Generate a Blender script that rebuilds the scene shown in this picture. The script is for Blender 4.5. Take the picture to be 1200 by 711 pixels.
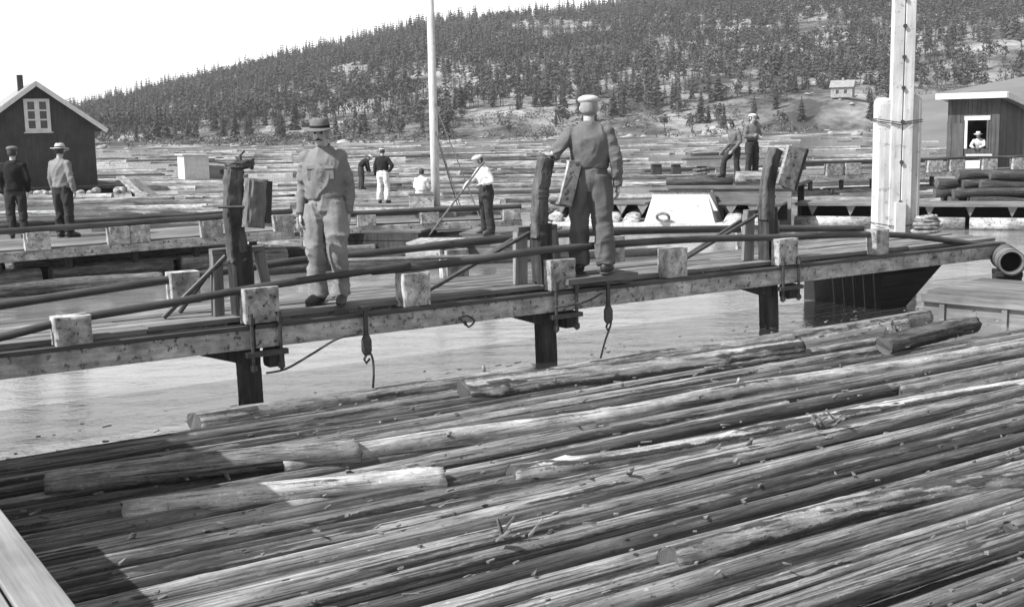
import bpy, math, random
import numpy as np
from math import sin, cos, pi, radians, atan2, sqrt
from mathutils import Vector, Matrix

for o in list(bpy.data.objects):
    bpy.data.objects.remove(o)
random.seed(7)
RNG = np.random.RandomState(11)
SC = bpy.context.scene
COL = SC.collection

# ------------------------------------------------------------------ camera
PITCH, ROLL, FPX, CAMZ = radians(8.27), radians(1.15), 1400.0, 2.5
cam_data = bpy.data.cameras.new('camera')
cam_data.sensor_width = 36.0
cam_data.lens = 36.0 * FPX / 1200.0
cam_data.clip_end = 6000
cam = bpy.data.objects.new('camera', cam_data)
COL.objects.link(cam)
CAM_ROT = (Matrix.Rotation(pi / 2 - PITCH, 4, 'X') @ Matrix.Rotation(-ROLL, 4, 'Z'))
cam.matrix_world = Matrix.Translation((0, 0, CAMZ)) @ CAM_ROT
SC.camera = cam
ROT3 = CAM_ROT.to_3x3()

# the sorting ground runs along E1, across along E2
ANG = radians(33.2)
E1 = Vector((cos(ANG), sin(ANG), 0))
E2 = Vector((-sin(ANG), cos(ANG), 0))
SUN_TRAVEL = (E1 * 0.93 - E2 * 0.12 + Vector((0, 0, -1))).normalized()
TO_SUN = -SUN_TRAVEL

# ------------------------------------------------------------------ world and sun
world = bpy.data.worlds.new('World')
SC.world = world
world.use_nodes = True
wn, wl = world.node_tree.nodes, world.node_tree.links
wn.clear()
w_out = wn.new('ShaderNodeOutputWorld')
w_bg = wn.new('ShaderNodeBackground')
w_sky = wn.new('ShaderNodeTexSky')
w_sky.sky_type = 'NISHITA'
w_sky.sun_disc = False
w_sky.sun_elevation = math.asin(TO_SUN.z)
w_sky.sun_rotation = atan2(TO_SUN.x, TO_SUN.y)
w_sky.dust_density = 0.15
w_bw = wn.new('ShaderNodeSeparateColor')      # blue-sensitive black and white film: a pale grey sky
wl.new(w_sky.outputs[0], w_bw.inputs[0])
wl.new(w_bw.outputs[2], w_bg.inputs[0])
w_bg.inputs[1].default_value = 0.115
wl.new(w_bg.outputs[0], w_out.inputs[0])

sun_data = bpy.data.lights.new('sun', 'SUN')
sun_data.energy = 5.0
sun_data.angle = radians(0.53)
sun = bpy.data.objects.new('sun', sun_data)
COL.objects.link(sun)
sun.rotation_euler = SUN_TRAVEL.to_track_quat('-Z', 'Y').to_euler()
sun.location = (-20, -20, 30)

SC.view_settings.view_transform = 'Standard'
SC.view_settings.look = 'None'
SC.view_settings.gamma = 1.0
SC.view_settings.exposure = 0.95


# ------------------------------------------------------------------ pixel <-> place
def ray(px, py):
    return ROT3 @ Vector(((px - 600) / FPX, -(py - 355.5) / FPX, -1.0))


def G(px, py, z):
    """point where the sight line through a photo pixel meets height z"""
    d = ray(px, py)
    t = (z - CAMZ) / d.z
    return Vector((d.x * t, d.y * t, z))


def D(px, py, y):
    d = ray(px, py)
    t = y / d.y
    return Vector((d.x * t, y, CAMZ + d.z * t))


def proj(p):
    q = ROT3.transposed() @ (Vector(p) - Vector((0, 0, CAMZ)))
    return 600 - FPX * q.x / q.z, 355.5 + FPX * q.y / q.z


# ------------------------------------------------------------------ noise
def _hash(ix, iy, iz, seed):
    h = (ix.astype(np.int64) * 374761393 + iy.astype(np.int64) * 668265263 + iz.astype(np.int64) * 2147483647 + seed * 974634777) & 0xffffffff
    h = ((h ^ (h >> 13)) * 1274126177) & 0xffffffff
    h = (h ^ (h >> 16)) & 0xffffffff
    h = (h * 2246822519) & 0xffffffff
    h = h ^ (h >> 15)
    return (h & 0xffff) / 65535.0


def vnoise(x, y, z, seed=0):
    x, y, z = np.broadcast_arrays(np.asarray(x, float), np.asarray(y, float), np.asarray(z, float))
    ix, iy, iz = np.floor(x), np.floor(y), np.floor(z)
    fx, fy, fz = x - ix, y - iy, z - iz
    fx, fy, fz = fx * fx * (3 - 2 * fx), fy * fy * (3 - 2 * fy), fz * fz * (3 - 2 * fz)
    r = 0
    for a in (0, 1):
        for b in (0, 1):
            for c in (0, 1):
                w = (fx if a else 1 - fx) * (fy if b else 1 - fy) * (fz if c else 1 - fz)
                r = r + w * _hash(ix + a, iy + b, iz + c, seed)
    return r * 2 - 1


def fbm(x, y, z, seed=0, octs=3):
    r, a, f = 0, 1.0, 1.0
    for k in range(octs):
        r = r + a * vnoise(x * f, y * f, z * f, seed + k)
        a *= 0.5
        f *= 2.03
    return r


# ------------------------------------------------------------------ materials
def new_mat(name):
    m = bpy.data.materials.new(name)
    m.use_nodes = True
    n, l = m.node_tree.nodes, m.node_tree.links
    n.clear()
    out = n.new('ShaderNodeOutputMaterial')
    b = n.new('ShaderNodeBsdfPrincipled')
    l.new(b.outputs[0], out.inputs[0])
    b.inputs['Specular IOR Level'].default_value = 0.25
    return m, n, l, b


def math_node(n, l, op, a, b=None, clamp=False):
    q = n.new('ShaderNodeMath')
    q.operation = op
    q.use_clamp = clamp
    for i, v in enumerate((a, b)):
        if v is None:
            continue
        if isinstance(v, (int, float)):
            q.inputs[i].default_value = v
        else:
            l.new(v, q.inputs[i])
    return q.outputs[0]


def mrange(n, l, v, a, b, c, d):
    q = n.new('ShaderNodeMapRange')
    l.new(v, q.inputs[0])
    for i, x in enumerate((a, b, c, d)):
        q.inputs[i + 1].default_value = x
    return q.outputs[0]


def noise_node(n, l, scale, detail=6, rough=0.6, stretch=(1, 1, 1), coord='Object', dist=0.0):
    tc = n.new('ShaderNodeTexCoord')
    mp = n.new('ShaderNodeMapping')
    mp.inputs['Scale'].default_value = stretch
    l.new(tc.outputs[coord], mp.inputs[0])
    t = n.new('ShaderNodeTexNoise')
    t.inputs['Scale'].default_value = scale
    t.inputs['Detail'].default_value = detail
    t.inputs['Roughness'].default_value = rough
    t.inputs['Distortion'].default_value = dist
    l.new(mp.outputs[0], t.inputs[0])
    return t.outputs[0]


def surf(name, lo, hi, scale=3.0, stretch=(1, 1, 1), rough=0.85, bump=0.25, blotch=0.25, bscale=1.3,
         rnd=0.0, spots=None, spec=0.25, bdist=0.01):
    """grey procedural surface: stretched grain, blotches, optional dark spots and per-object tone"""
    m, n, l, b = new_mat(name)
    g = noise_node(n, l, scale, 8, 0.62, stretch)
    v = mrange(n, l, g, 0.3, 0.7, lo, hi)
    if blotch:
        v = math_node(n, l, 'MULTIPLY', v, mrange(n, l, noise_node(n, l, bscale, 4), 0.3, 0.7, 1 - blotch, 1 + blotch))
    if spots:
        val, th, ssc = spots
        k = mrange(n, l, noise_node(n, l, ssc, 5, 0.65), th, th + 0.06, 1.0, val)
        v = math_node(n, l, 'MULTIPLY', v, k)
    if rnd:
        oi = n.new('ShaderNodeObjectInfo')
        v = math_node(n, l, 'MULTIPLY', v, mrange(n, l, oi.outputs['Random'], 0, 1, 1 - rnd, 1 + rnd))
    l.new(v, b.inputs['Base Color'])
    b.inputs['Roughness'].default_value = rough
    b.inputs['Specular IOR Level'].default_value = spec
    if bump:
        bp = n.new('ShaderNodeBump')
        bp.inputs['Strength'].default_value = bump
        bp.inputs['Distance'].default_value = bdist
        l.new(g, bp.inputs['Height'])
        l.new(bp.outputs[0], b.inputs['Normal'])
    return m


def log_material(name, lo, hi, rnd, barklo=0.012, barkhi=0.055):
    m, n, l, b = new_mat(name)
    g = noise_node(n, l, 13.0, 8, 0.72, (0.3, 4, 4))
    v = mrange(n, l, g, 0.30, 0.70, lo * 0.8, hi * 1.08)
    cr = noise_node(n, l, 9.0, 5, 0.65, (0.13, 4.5, 4.5))              # drying cracks along the grain
    v = math_node(n, l, 'MULTIPLY', v, mrange(n, l, cr, 0.34, 0.44, 0.30, 1.0))
    bl = noise_node(n, l, 2.2, 8, 0.7, (0.7, 2.5, 2.5))
    v = math_node(n, l, 'MULTIPLY', v, mrange(n, l, bl, 0.32, 0.66, 0.30, 1.35))
    sp = noise_node(n, l, 34.0, 5, 0.7, (0.7, 1, 1))               # flecks: chips, resin, dirt
    v = math_node(n, l, 'MULTIPLY', v, mrange(n, l, sp, 0.60, 0.68, 1.0, 1.8))
    v = math_node(n, l, 'MULTIPLY', v, mrange(n, l, sp, 0.33, 0.40, 0.35, 1.0))
    oi = n.new('ShaderNodeObjectInfo')
    v = math_node(n, l, 'MULTIPLY', v, mrange(n, l, oi.outputs['Random'], 0, 1, 1 - rnd, 1 + rnd))
    at = n.new('ShaderNodeAttribute')
    at.attribute_name = 'bark'
    bk = noise_node(n, l, 22.0, 6, 0.7, (0.5, 1, 1))
    bv = mrange(n, l, bk, 0.3, 0.7, barklo, barkhi)
    rag = math_node(n, l, 'ADD', at.outputs['Fac'], mrange(n, l, bk, 0.3, 0.7, -0.45, 0.4))
    f = mrange(n, l, rag, 0.3, 0.75, 0, 0.92)
    mx = n.new('ShaderNodeMix')
    mx.data_type = 'FLOAT'
    l.new(f, mx.inputs[0]); l.new(v, mx.inputs[2]); l.new(bv, mx.inputs[3])
    l.new(mx.outputs[0], b.inputs['Base Color'])
    b.inputs['Roughness'].default_value = 0.8
    hgt = math_node(n, l, 'ADD', math_node(n, l, 'MULTIPLY', g, 0.5), math_node(n, l, 'MULTIPLY', math_node(n, l, 'MULTIPLY', bk, f), 1.5))
    hgt = math_node(n, l, 'ADD', hgt, mrange(n, l, cr, 0.36, 0.46, -0.8, 0.0))
    bp = n.new('ShaderNodeBump')
    bp.inputs['Strength'].default_value = 0.9
    bp.inputs['Distance'].default_value = 0.012
    l.new(hgt, bp.inputs['Height'])
    l.new(bp.outputs[0], b.inputs['Normal'])
    return m


def end_material():
    m, n, l, b = new_mat('sawn_end')
    tc = n.new('ShaderNodeTexCoord')
    mp = n.new('ShaderNodeMapping')
    mp.inputs['Scale'].default_value = (0, 1, 1)
    l.new(tc.outputs['Object'], mp.inputs[0])
    wv = n.new('ShaderNodeTexWave')
    wv.wave_type = 'RINGS'
    wv.rings_direction = 'SPHERICAL'
    wv.inputs['Scale'].default_value = 30
    wv.inputs['Distortion'].default_value = 2.5
    l.new(mp.outputs[0], wv.inputs[0])
    v = mrange(n, l, wv.outputs['Fac'], 0, 1, 0.055, 0.095)
    v = math_node(n, l, 'MULTIPLY', v, mrange(n, l, noise_node(n, l, 9, 5), 0.3, 0.7, 0.55, 1.2))
    l.new(v, b.inputs['Base Color'])
    b.inputs['Roughness'].default_value = 0.9
    return m


def water_material():
    m, n, l, b = new_mat('river_water')
    b.inputs['Base Color'].default_value = (0.22, 0.22, 0.22, 1)
    g = noise_node(n, l, 0.35, 6, 0.62, (1, 2.2, 1), 'Object', 0.6)
    l.new(mrange(n, l, g, 0.35, 0.7, 0.08, 0.18), b.inputs['Base Color'])
    b.inputs['Roughness'].default_value = 0.10
    b.inputs['IOR'].default_value = 4.0
    b.inputs['Specular IOR Level'].default_value = 0.5
    h1 = noise_node(n, l, 1.9, 5, 0.6, (0.8, 1.5, 1), 'Object', 0.8)
    h2 = noise_node(n, l, 8.0, 4, 0.6, (0.8, 1.5, 1), 'Object', 0.6)
    h = math_node(n, l, 'ADD', h1, math_node(n, l, 'MULTIPLY', h2, 0.22))
    bp = n.new('ShaderNodeBump')
    bp.inputs['Strength'].default_value = 0.5
    bp.inputs['Distance'].default_value = 0.028
    l.new(h, bp.inputs['Height'])
    l.new(bp.outputs[0], b.inputs['Normal'])
    return m


M = {}
M['water'] = water_material()
M['log'] = log_material('weathered_log', 0.085, 0.25, 0.55)
M['log_pale'] = log_material('peeled_log', 0.24, 0.42, 0.12)
M['log_far'] = log_material('floating_log', 0.10, 0.26, 0.45)
M['log_dark'] = log_material('soaked_log', 0.03, 0.085, 0.3)
M['end'] = end_material()
M['pile'] = surf('tarred_and_shaded_timber', 0.008, 0.05, 5, (4, 4, 0.35), 0.8, 0.5, 0.4)  # also colours the shaded sides of the guide boards
M['post_head'] = surf('weathered_post', 0.018, 0.10, 6, (4, 4, 0.35), 0.85, 0.6, 0.4, 3)
M['plank_v'] = surf('grey_plank_upright', 0.07, 0.19, 5, (4, 4, 0.3), 0.85, 0.4, 0.3, rnd=0.25)
M['plank_u'] = surf('grey_plank_long', 0.065, 0.16, 5, (0.3, 4, 4), 0.85, 0.4, 0.3, rnd=0.3)
M['jetty'] = surf('jetty_plank', 0.13, 0.22, 5, (0.25, 5, 4), 0.85, 0.4, 0.25, rnd=0.15)
M['white_block'] = surf('flaking_white_paint', 0.12, 0.38, 9, (1, 1, 1), 0.85, 0.6, 0.5, 6, 0.25, (0.3, 0.575, 22))
M['beam'] = surf('weathered_beam_paint', 0.15, 0.36, 8, (0.4, 2, 2), 0.85, 0.4, 0.5, 4, 0.0, (0.3, 0.56, 14))
M['iron'] = surf('rusty_iron', 0.012, 0.045, 20, (1, 1, 1), 0.6, 0.3, 0.3, spec=0.5)
M['rail'] = surf('worn_rail', 0.018, 0.06, 6, (0.3, 3, 3), 0.6, 0.3, 0.4, spec=0.4)
M['rope'] = surf('old_rope', 0.03, 0.08, 40, (1, 1, 1), 0.9, 0.3, 0.2)
M['mast'] = surf('whitewashed_timber', 0.30, 0.48, 5, (3, 3, 0.3), 0.8, 0.3, 0.15, 2, 0.0, (0.6, 0.60, 9))
M['white'] = surf('white_paint', 0.36, 0.48, 5, (1, 1, 1), 0.7, 0.1, 0.1)
M['black_hull'] = surf('near_black_hull', 0.008, 0.02, 5, (0.4, 2, 6), 0.75, 0.3, 0.3)
M['hull'] = surf('scow_plank', 0.07, 0.15, 5, (0.3, 2, 5), 0.8, 0.3, 0.4)
M['siding'] = surf('dark_siding', 0.026, 0.052, 5, (5, 5, 0.2), 0.8, 0.4, 0.25)
M['siding2'] = surf('shed_siding', 0.032, 0.07, 5, (5, 5, 0.2), 0.8, 0.4, 0.3, rnd=0.2)
M['roof'] = surf('roof_sheet', 0.15, 0.24, 4, (6, 0.3, 1), 0.6, 0.3, 0.2)
M['glass'] = surf('window_glass', 0.01, 0.02, 2, (1, 1, 1), 0.08, 0, 0, spec=0.6)
M['dark'] = surf('dark_interior_and_shade', 0.008, 0.012, 2, (1, 1, 1), 0.9, 0, 0)  # near-black; also paints shade under ledges and in the drum
M['chip'] = surf('bark_chip', 0.03, 0.20, 9, (1, 1, 1), 0.9, 0.2, 0.5, 7)


# ------------------------------------------------------------------ mesh building
class MB:
    def __init__(self):
        self.v, self.f, self.mi = [], [], []

    def add(self, verts, faces, mi=0):
        o = len(self.v)
        self.v += [tuple(x) for x in verts]
        self.f += [tuple(i + o for i in q) for q in faces]
        self.mi += [mi] * len(faces)
        return self

    def beam(self, p0, p1, w, h, up=(0, 0, 1), ch=0.08, mi=0, w1=None, h1=None, segs=1, wob=0.0):
        """timber of width w and height h from p0 to p1, with chamfered edges"""
        p0, p1 = Vector(p0), Vector(p1)
        d = (p1 - p0).normalized()
        s = d.cross(Vector(up))
        if s.length < 1e-4:
            s = d.cross(Vector((1, 0, 0)))
        s.normalize()
        t = s.cross(d).normalized()
        w1, h1 = w1 or w, h1 or h
        vs = []
        for k in range(segs + 1):
            q = k / segs
            ww, hh = w + (w1 - w) * q, h + (h1 - h) * q
            c = min(ww, hh) * ch
            p = p0.lerp(p1, q)
            if wob and 0 < k < segs:
                p = p + s * random.uniform(-wob, wob) + t * random.uniform(-wob, wob)
            for a, b in ((-ww / 2 + c, -hh / 2), (ww / 2 - c, -hh / 2), (ww / 2, -hh / 2 + c), (ww / 2, hh / 2 - c),
                         (ww / 2 - c, hh / 2), (-ww / 2 + c, hh / 2), (-ww / 2, hh / 2 - c), (-ww / 2, -hh / 2 + c)):
                vs.append(p + s * a + t * b)
        fs = [(7, 6, 5, 4, 3, 2, 1, 0), tuple(segs * 8 + i for i in range(8))]
        fs[0] = tuple(range(8)); fs[1] = tuple(segs * 8 + i for i in reversed(range(8)))
        for k in range(segs):
            for i in range(8):
                j = (i + 1) % 8
                fs.append((k * 8 + i, k * 8 + 8 + i, k * 8 + 8 + j, k * 8 + j))
        return self.add(vs, fs, mi)

    def box(self, x0, x1, y0, y1, z0, z1, ch=0.04, mi=0):
        return self.beam((x0, (y0 + y1) / 2, (z0 + z1) / 2), (x1, (y0 + y1) / 2, (z0 + z1) / 2), y1 - y0, z1 - z0, ch=ch, mi=mi)

    def tube(self, pts, r, n=8, mi=0, cap=True):
        pts = [Vector(p) for p in pts]
        rs = r if isinstance(r, (list, tuple)) else [r] * len(pts)
        vs, ref = [], None
        for i, p in enumerate(pts):
            t = (pts[min(i + 1, len(pts) - 1)] - pts[max(i - 1, 0)]).normalized()
            if ref is None:
                ref = t.cross(Vector((0, 0, 1)))
                if ref.length < 1e-3:
                    ref = t.cross(Vector((0, 1, 0)))
            ref = (ref - t * ref.dot(t)).normalized()
            bn = t.cross(ref)
            for k in range(n):
                a = 2 * pi * k / n
                vs.append(p + (ref * cos(a) + bn * sin(a)) * rs[i])
        fs = []
        for i in range(len(pts) - 1):
            for k in range(n):
                j = (k + 1) % n
                fs.append((i * n + k, i * n + j, i * n + n + j, i * n + n + k))
        if cap:
            fs.append(tuple(reversed(range(n))))
            fs.append(tuple((len(pts) - 1) * n + k for k in range(n)))
        return self.add(vs, fs, mi)

    def loft(self, pts, rx, ry, side, n=16, mi=0, power=2.0):
        """closed elliptic loft; side = direction of rx"""
        pts = [Vector(p) for p in pts]
        side = Vector(side).normalized()
        vs = []
        for i, p in enumerate(pts):
            t = (pts[min(i + 1, len(pts) - 1)] - pts[max(i - 1, 0)]).normalized()
            s = (side - t * side.dot(t)).normalized()
            b = t.cross(s)
            for k in range(n):
                a = 2 * pi * k / n
                ca, sa = cos(a), sin(a)
                ca = math.copysign(abs(ca) ** (2 / power), ca); sa = math.copysign(abs(sa) ** (2 / power), sa)
                vs.append(p + s * ca * rx[i] + b * sa * ry[i])
        fs = []
        for i in range(len(pts) - 1):
            for k in range(n):
                j = (k + 1) % n
                fs.append((i * n + k, i * n + j, i * n + n + j, i * n + n + k))
        fs.append(tuple(reversed(range(n))))
        fs.append(tuple((len(pts) - 1) * n + k for k in range(n)))
        return self.add(vs, fs, mi)

    def ball(self, c, r, n=12, m=8, mi=0):
        r = r if isinstance(r, (list, tuple)) else (r, r, r)
        c = Vector(c)
        vs = [c + Vector((0, 0, r[2]))]
        for i in range(1, m):
            a = pi * i / m
            for k in range(n):
                b = 2 * pi * k / n
                vs.append(c + Vector((r[0] * sin(a) * cos(b), r[1] * sin(a) * sin(b), r[2] * cos(a))))
        vs.append(c - Vector((0, 0, r[2])))
        fs = [(0, 1 + k, 1 + (k + 1) % n) for k in range(n)]
        for i in range(m - 2):
            for k in range(n):
                j = (k + 1) % n
                fs.append((1 + i * n + k, 1 + i * n + n + k, 1 + i * n + n + j, 1 + i * n + j))
        L = len(vs) - 1
        fs += [(L, 1 + (m - 2) * n + (k + 1) % n, 1 + (m - 2) * n + k) for k in range(n)]
        return self.add(vs, fs, mi)

    def prism(self, poly, y0, y1, mi=0):
        """polygon in x,z extruded along y"""
        n = len(poly)
        vs = [(x, y0, z) for x, z in poly] + [(x, y1, z) for x, z in poly]
        fs = [tuple(range(n)), tuple(reversed(range(n, 2 * n)))]
        fs += [(i, i + n, (i + 1) % n + n, (i + 1) % n) for i in range(n)]
        return self.add(vs, fs, mi)

    def mesh(self, name):
        me = bpy.data.meshes.new(name)
        me.from_pydata(self.v, [], self.f)
        me.polygons.foreach_set('material_index', self.mi)
        me.update()
        return me

    def build(self, name, mats, parent=None, smooth=False, fix=True):
        me = self.mesh(name)
        if fix:
            import bmesh
            bm = bmesh.new(); bm.from_mesh(me)
            bmesh.ops.recalc_face_normals(bm, faces=bm.faces)
            bm.to_mesh(me); bm.free()
        return link(name, me, mats, parent, smooth)


def link(name, me, mats, parent=None, smooth=False):
    if not isinstance(mats, (list, tuple)):
        mats = [mats]
    me.materials.clear()
    for m in mats:
        me.materials.append(M[m] if isinstance(m, str) else m)
    if smooth:
        me.polygons.foreach_set('use_smooth', [True] * len(me.polygons))
    o = bpy.data.objects.new(name, me)
    COL.objects.link(o)
    if parent is not None:
        o.parent = parent
    return o


def arrays_mesh(name, V, T, mi=None):
    """triangle mesh straight from numpy arrays"""
    me = bpy.data.meshes.new(name)
    me.vertices.add(len(V)); me.vertices.foreach_set('co', np.asarray(V, np.float32).ravel())
    me.loops.add(len(T) * 3); me.loops.foreach_set('vertex_index', np.asarray(T, np.int32).ravel())
    me.polygons.add(len(T)); me.polygons.foreach_set('loop_start', np.arange(0, len(T) * 3, 3, dtype=np.int32))
    if mi is not None:
        me.polygons.foreach_set('material_index', np.asarray(mi, np.int32))
    me.update(calc_edges=True)
    me.validate()
    return me


def tag(o, label=None, cat=None, group=None, kind=None):
    if label: o['label'] = label
    if cat: o['category'] = cat
    if group: o['group'] = group
    if kind: o['kind'] = kind
    return o


def thing(name, label, cat, loc=(0, 0, 0), rotz=0.0, group=None):
    o = bpy.data.objects.new(name, None)
    o.empty_display_size = 0.2
    COL.objects.link(o)
    o.location = loc
    o.rotation_euler = (0, 0, rotz)
    return tag(o, label, cat, group)


def roughen(o, cuts=5, amp=0.006, freq=14.0, seed=0):
    """weather a sawn timber: uneven faces, knocked edges"""
    import bmesh
    bm = bmesh.new(); bm.from_mesh(o.data)
    for _ in range(cuts):
        ed = [e for e in bm.edges if e.calc_length() > 0.035]
        if not ed or len(bm.verts) > 2500: break
        bmesh.ops.subdivide_edges(bm, edges=ed, cuts=1, use_grid_fill=True)
    bm.normal_update()
    co = np.array([v.co for v in bm.verts]); no = np.array([v.normal for v in bm.verts])
    f = vnoise(co[:, 0] * freq, co[:, 1] * freq, co[:, 2] * freq, seed) + .6 * vnoise(co[:, 0] * freq * 2.7, co[:, 1] * freq * 2.7, co[:, 2] * freq * 2.7, seed + 1)
    edge = np.array([max((e.calc_face_angle(0) for e in v.link_edges), default=0) for v in bm.verts]) > .3
    d = f * amp - edge * np.clip(f + .3, 0, 1) * amp * 1.6
    for v, q, n_ in zip(bm.verts, d, no):
        v.co += Vector(n_) * float(q)
    bm.to_mesh(o.data); bm.free()
    return o


def part(name, mb, mats, parent, smooth=False):
    return mb.build(name, mats, parent, smooth)


# ------------------------------------------------------------------ water, hill, field
HZ = lambda px: 164 - 0.02 * px
SKY = np.array([(-900, 158), (-300, 152), (-100, 146), (0, 134), (90, 120), (135, 109), (200, 93), (300, 69), (400, 46), (500, 23), (600, 11), (700, 4),
                (800, -14), (1000, -34), (1200, -46), (1700, -55), (2400, -40)], float)
DR = 640.0


def terr(x, y):
    x, y = np.asarray(x, float), np.asarray(y, float)
    px = 600 + FPX * x / y
    e = (HZ(px) - np.interp(px, SKY[:, 0], SKY[:, 1])) / FPX
    top = np.maximum(2.5 + e * DR - 7.5, 1.5)
    t = np.clip((y - 285) / (DR - 285), 0, 1.6)
    up = np.where(t < 1, t ** 0.92, 1 - 0.12 * (t - 1))
    h = 0.5 + (top - 0.5) * up
    h = h + fbm(x / 60, y / 60, 0, 3, 3) * 3.4 * np.clip(t * 3, 0, 1) * np.clip(1.2 - t, 0.1, 1)
    h = h + 3.6 * np.exp(-((x - 82) / 14) ** 2 - ((y - 303) / 14) ** 2)
    near = np.clip((y - 215) / 70, -0.6, 1)
    h = np.where(y < 285, -0.3 + near * 0.9 + 0.35 * fbm(x / 9, y / 9, 2, 8, 2) * np.clip(near * 2, 0, 1), h + 0.1)
    return h


def grid_terrain(name, pxs, ds, hf, mat):
    V = []
    for d in ds:
        for p in pxs:
            x = (p - 600) / FPX * d
            V.append((x, d))
    V = np.array(V)
    z = hf(V[:, 0], V[:, 1])
    V = np.column_stack([V, z])
    nx, ny = len(pxs), len(ds)
    T = []
    for j in range(ny - 1):
        for i in range(nx - 1):
            a = j * nx + i
            T += [(a, a + 1, a + nx + 1), (a, a + nx + 1, a + nx)]
    me = arrays_mesh(name, V, T)
    return tag(link(name, me, mat, smooth=True), kind='structure')


def hill_material():
    m, n, l, b = new_mat('hill_ground')
    g = noise_node(n, l, 0.05, 9, 0.65)
    v = mrange(n, l, g, 0.42, 0.66, 0.035, 0.27)
    g2 = noise_node(n, l, 0.45, 6, 0.7)
    v = math_node(n, l, 'MULTIPLY', v, mrange(n, l, g2, 0.3, 0.7, 0.55, 1.35))
    l.new(v, b.inputs['Base Color'])
    b.inputs['Roughness'].default_value = 0.95
    return m


M['hill'] = hill_material()
M['field'] = surf('mown_field', 0.09, 0.13, 0.15, (1, 1, 1), 0.95, 0, 0.2, 0.03)
wm = MB(); wm.add([(-900, -40, 0), (900, -40, 0), (900, 300, 0), (-900, 300, 0)], [(0, 1, 2, 3)])
tag(link('water', wm.mesh('water'), 'water'), kind='structure')
wm = MB(); wm.add([(-3000, -300, -1.2), (3000, -300, -1.2), (3000, 3000, -1.2), (-3000, 3000, -1.2)], [(0, 1, 2, 3)])
tag(link('river_bed', wm.mesh('river_bed'), 'hill'), kind='structure')
grid_terrain('hill', list(range(-900, 2401, 22)), list(range(205, 300, 8)) + list(range(300, 1000, 14)), terr, 'hill')


def knoll(x, y):
    px = 600 + FPX * x / y
    edge = np.interp(px, [950, 1040, 1075, 1120, 1200, 1400, 1800], [145, 136, 113, 106, 92, 72, 66])
    top = 2.5 + (HZ(px) - edge) / FPX * 235
    t = np.clip((y - 130) / 105, 0, 1)
    h = -0.8 + (top + 0.8) * (t * t * (3 - 2 * t))
    return h - np.clip(y - 235, 0, 60) * 0.08 + 0.3 * fbm(x / 14, y / 14, 0, 5, 2) * t


grid_terrain('field', list(range(1030, 1801, 12)), list(range(130, 300, 7)), knoll, 'field')


# ------------------------------------------------------------------ trees
M['needle'] = surf('spruce_needles', 0.018, 0.045, 0.6, (1, 1, 1), 0.9, 0, 0.3, 0.2, 0.25)
M['leaf'] = surf('birch_leaves', 0.06, 0.115, 0.6, (1, 1, 1), 0.9, 0, 0.3, 0.2, 0.25)
M['trunk'] = surf('tree_bark', 0.04, 0.10, 3, (1, 1, 0.3), 0.9, 0, 0.3)


def conifer(seed, levels, nb):
    """unit-height spruce: ragged tiers of drooping sprays; returns crown and trunk arrays"""
    r = np.random.RandomState(seed)
    V, T = [], []
    wide = r.uniform(0.17, 0.29)
    for i in range(levels):
        z = 0.10 + 0.90 * (i / levels) ** 0.95
        R = wide * (1 - z) ** 0.75 + 0.012
        for k in range(nb):
            if r.rand() < 0.10:
                continue
            a = 2 * pi * (k + r.uniform(-0.35, 0.35)) / nb + i * 0.7
            q = R * r.uniform(0.6, 1.25)
            dr = R * r.uniform(0.25, 0.7)
            w = q * r.uniform(0.28, 0.5)
            c, s = cos(a), sin(a)
            o = len(V)
            V += [(0, 0, z + 0.045), (c * q * 0.6 - s * w, s * q * 0.6 + c * w, z - dr * 0.5),
                  (c * q, s * q, z - dr), (c * q * 0.6 + s * w, s * q * 0.6 - c * w, z - dr * 0.5)]
            T += [(o, o + 1, o + 2), (o, o + 2, o + 3)]
    o = len(V)
    V += [(0.012, 0, 0.93), (-0.012, 0.01, 0.93), (0, -0.012, 0.93), (0, 0, 1.04)]
    T += [(o, o + 1, o + 3), (o + 1, o + 2, o + 3), (o + 2, o, o + 3)]
    tv, tt = [], []
    for k in range(5):
        a = 2 * pi * k / 5
        tv += [(0.022 * cos(a), 0.022 * sin(a), -0.06), (0.004 * cos(a), 0.004 * sin(a), 0.9)]
    for k in range(5):
        j = (k + 1) % 5
        tt += [(2 * k, 2 * j, 2 * j + 1), (2 * k, 2 * j + 1, 2 * k + 1)]
    return np.array(V), np.array(T), np.array(tv), np.array(tt)


def broadleaf(seed, nleaf):
    r = np.random.RandomState(seed)
    lumps = [(r.uniform(-.16, .16), r.uniform(-.16, .16), r.uniform(.4, .82), r.uniform(.13, .22)) for _ in range(6)]
    V, T = [], []
    for i in range(nleaf):
        x, y, z, q = lumps[i % 6]
        d = r.normal(size=3); d /= np.linalg.norm(d)
        c = np.array((x, y, z)) + d * q * r.uniform(0.55, 1.08)
        u = r.normal(size=3); u /= np.linalg.norm(u)
        w = np.cross(d + 0.5 * r.normal(size=3), u); w /= np.linalg.norm(w)
        s = r.uniform(0.035, 0.075)
        o = len(V)
        V += [c - u * s, c + w * s, c + u * s, c - w * s * 0.8]
        T += [(o, o + 1, o + 2), (o, o + 2, o + 3)]
    tv, tt = [], []
    for k in range(5):
        a = 2 * pi * k / 5
        tv += [(0.022 * cos(a), 0.022 * sin(a), -0.06), (0.006 * cos(a), 0.006 * sin(a), 0.7)]
    for k in range(5):
        j = (k + 1) % 5
        tt += [(2 * k, 2 * j, 2 * j + 1), (2 * k, 2 * j + 1, 2 * k + 1)]
    for k in range(4):                                             # limbs
        x, y, z, q = lumps[k]
        o = len(tv)
        tv += [(0.01, 0, z * 0.5), (-0.01, 0, z * 0.5), (x, y, z)]
        tt += [(o, o + 1, o + 2)]
    return np.array(V), np.array(T), np.array(tv), np.array(tt)


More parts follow.
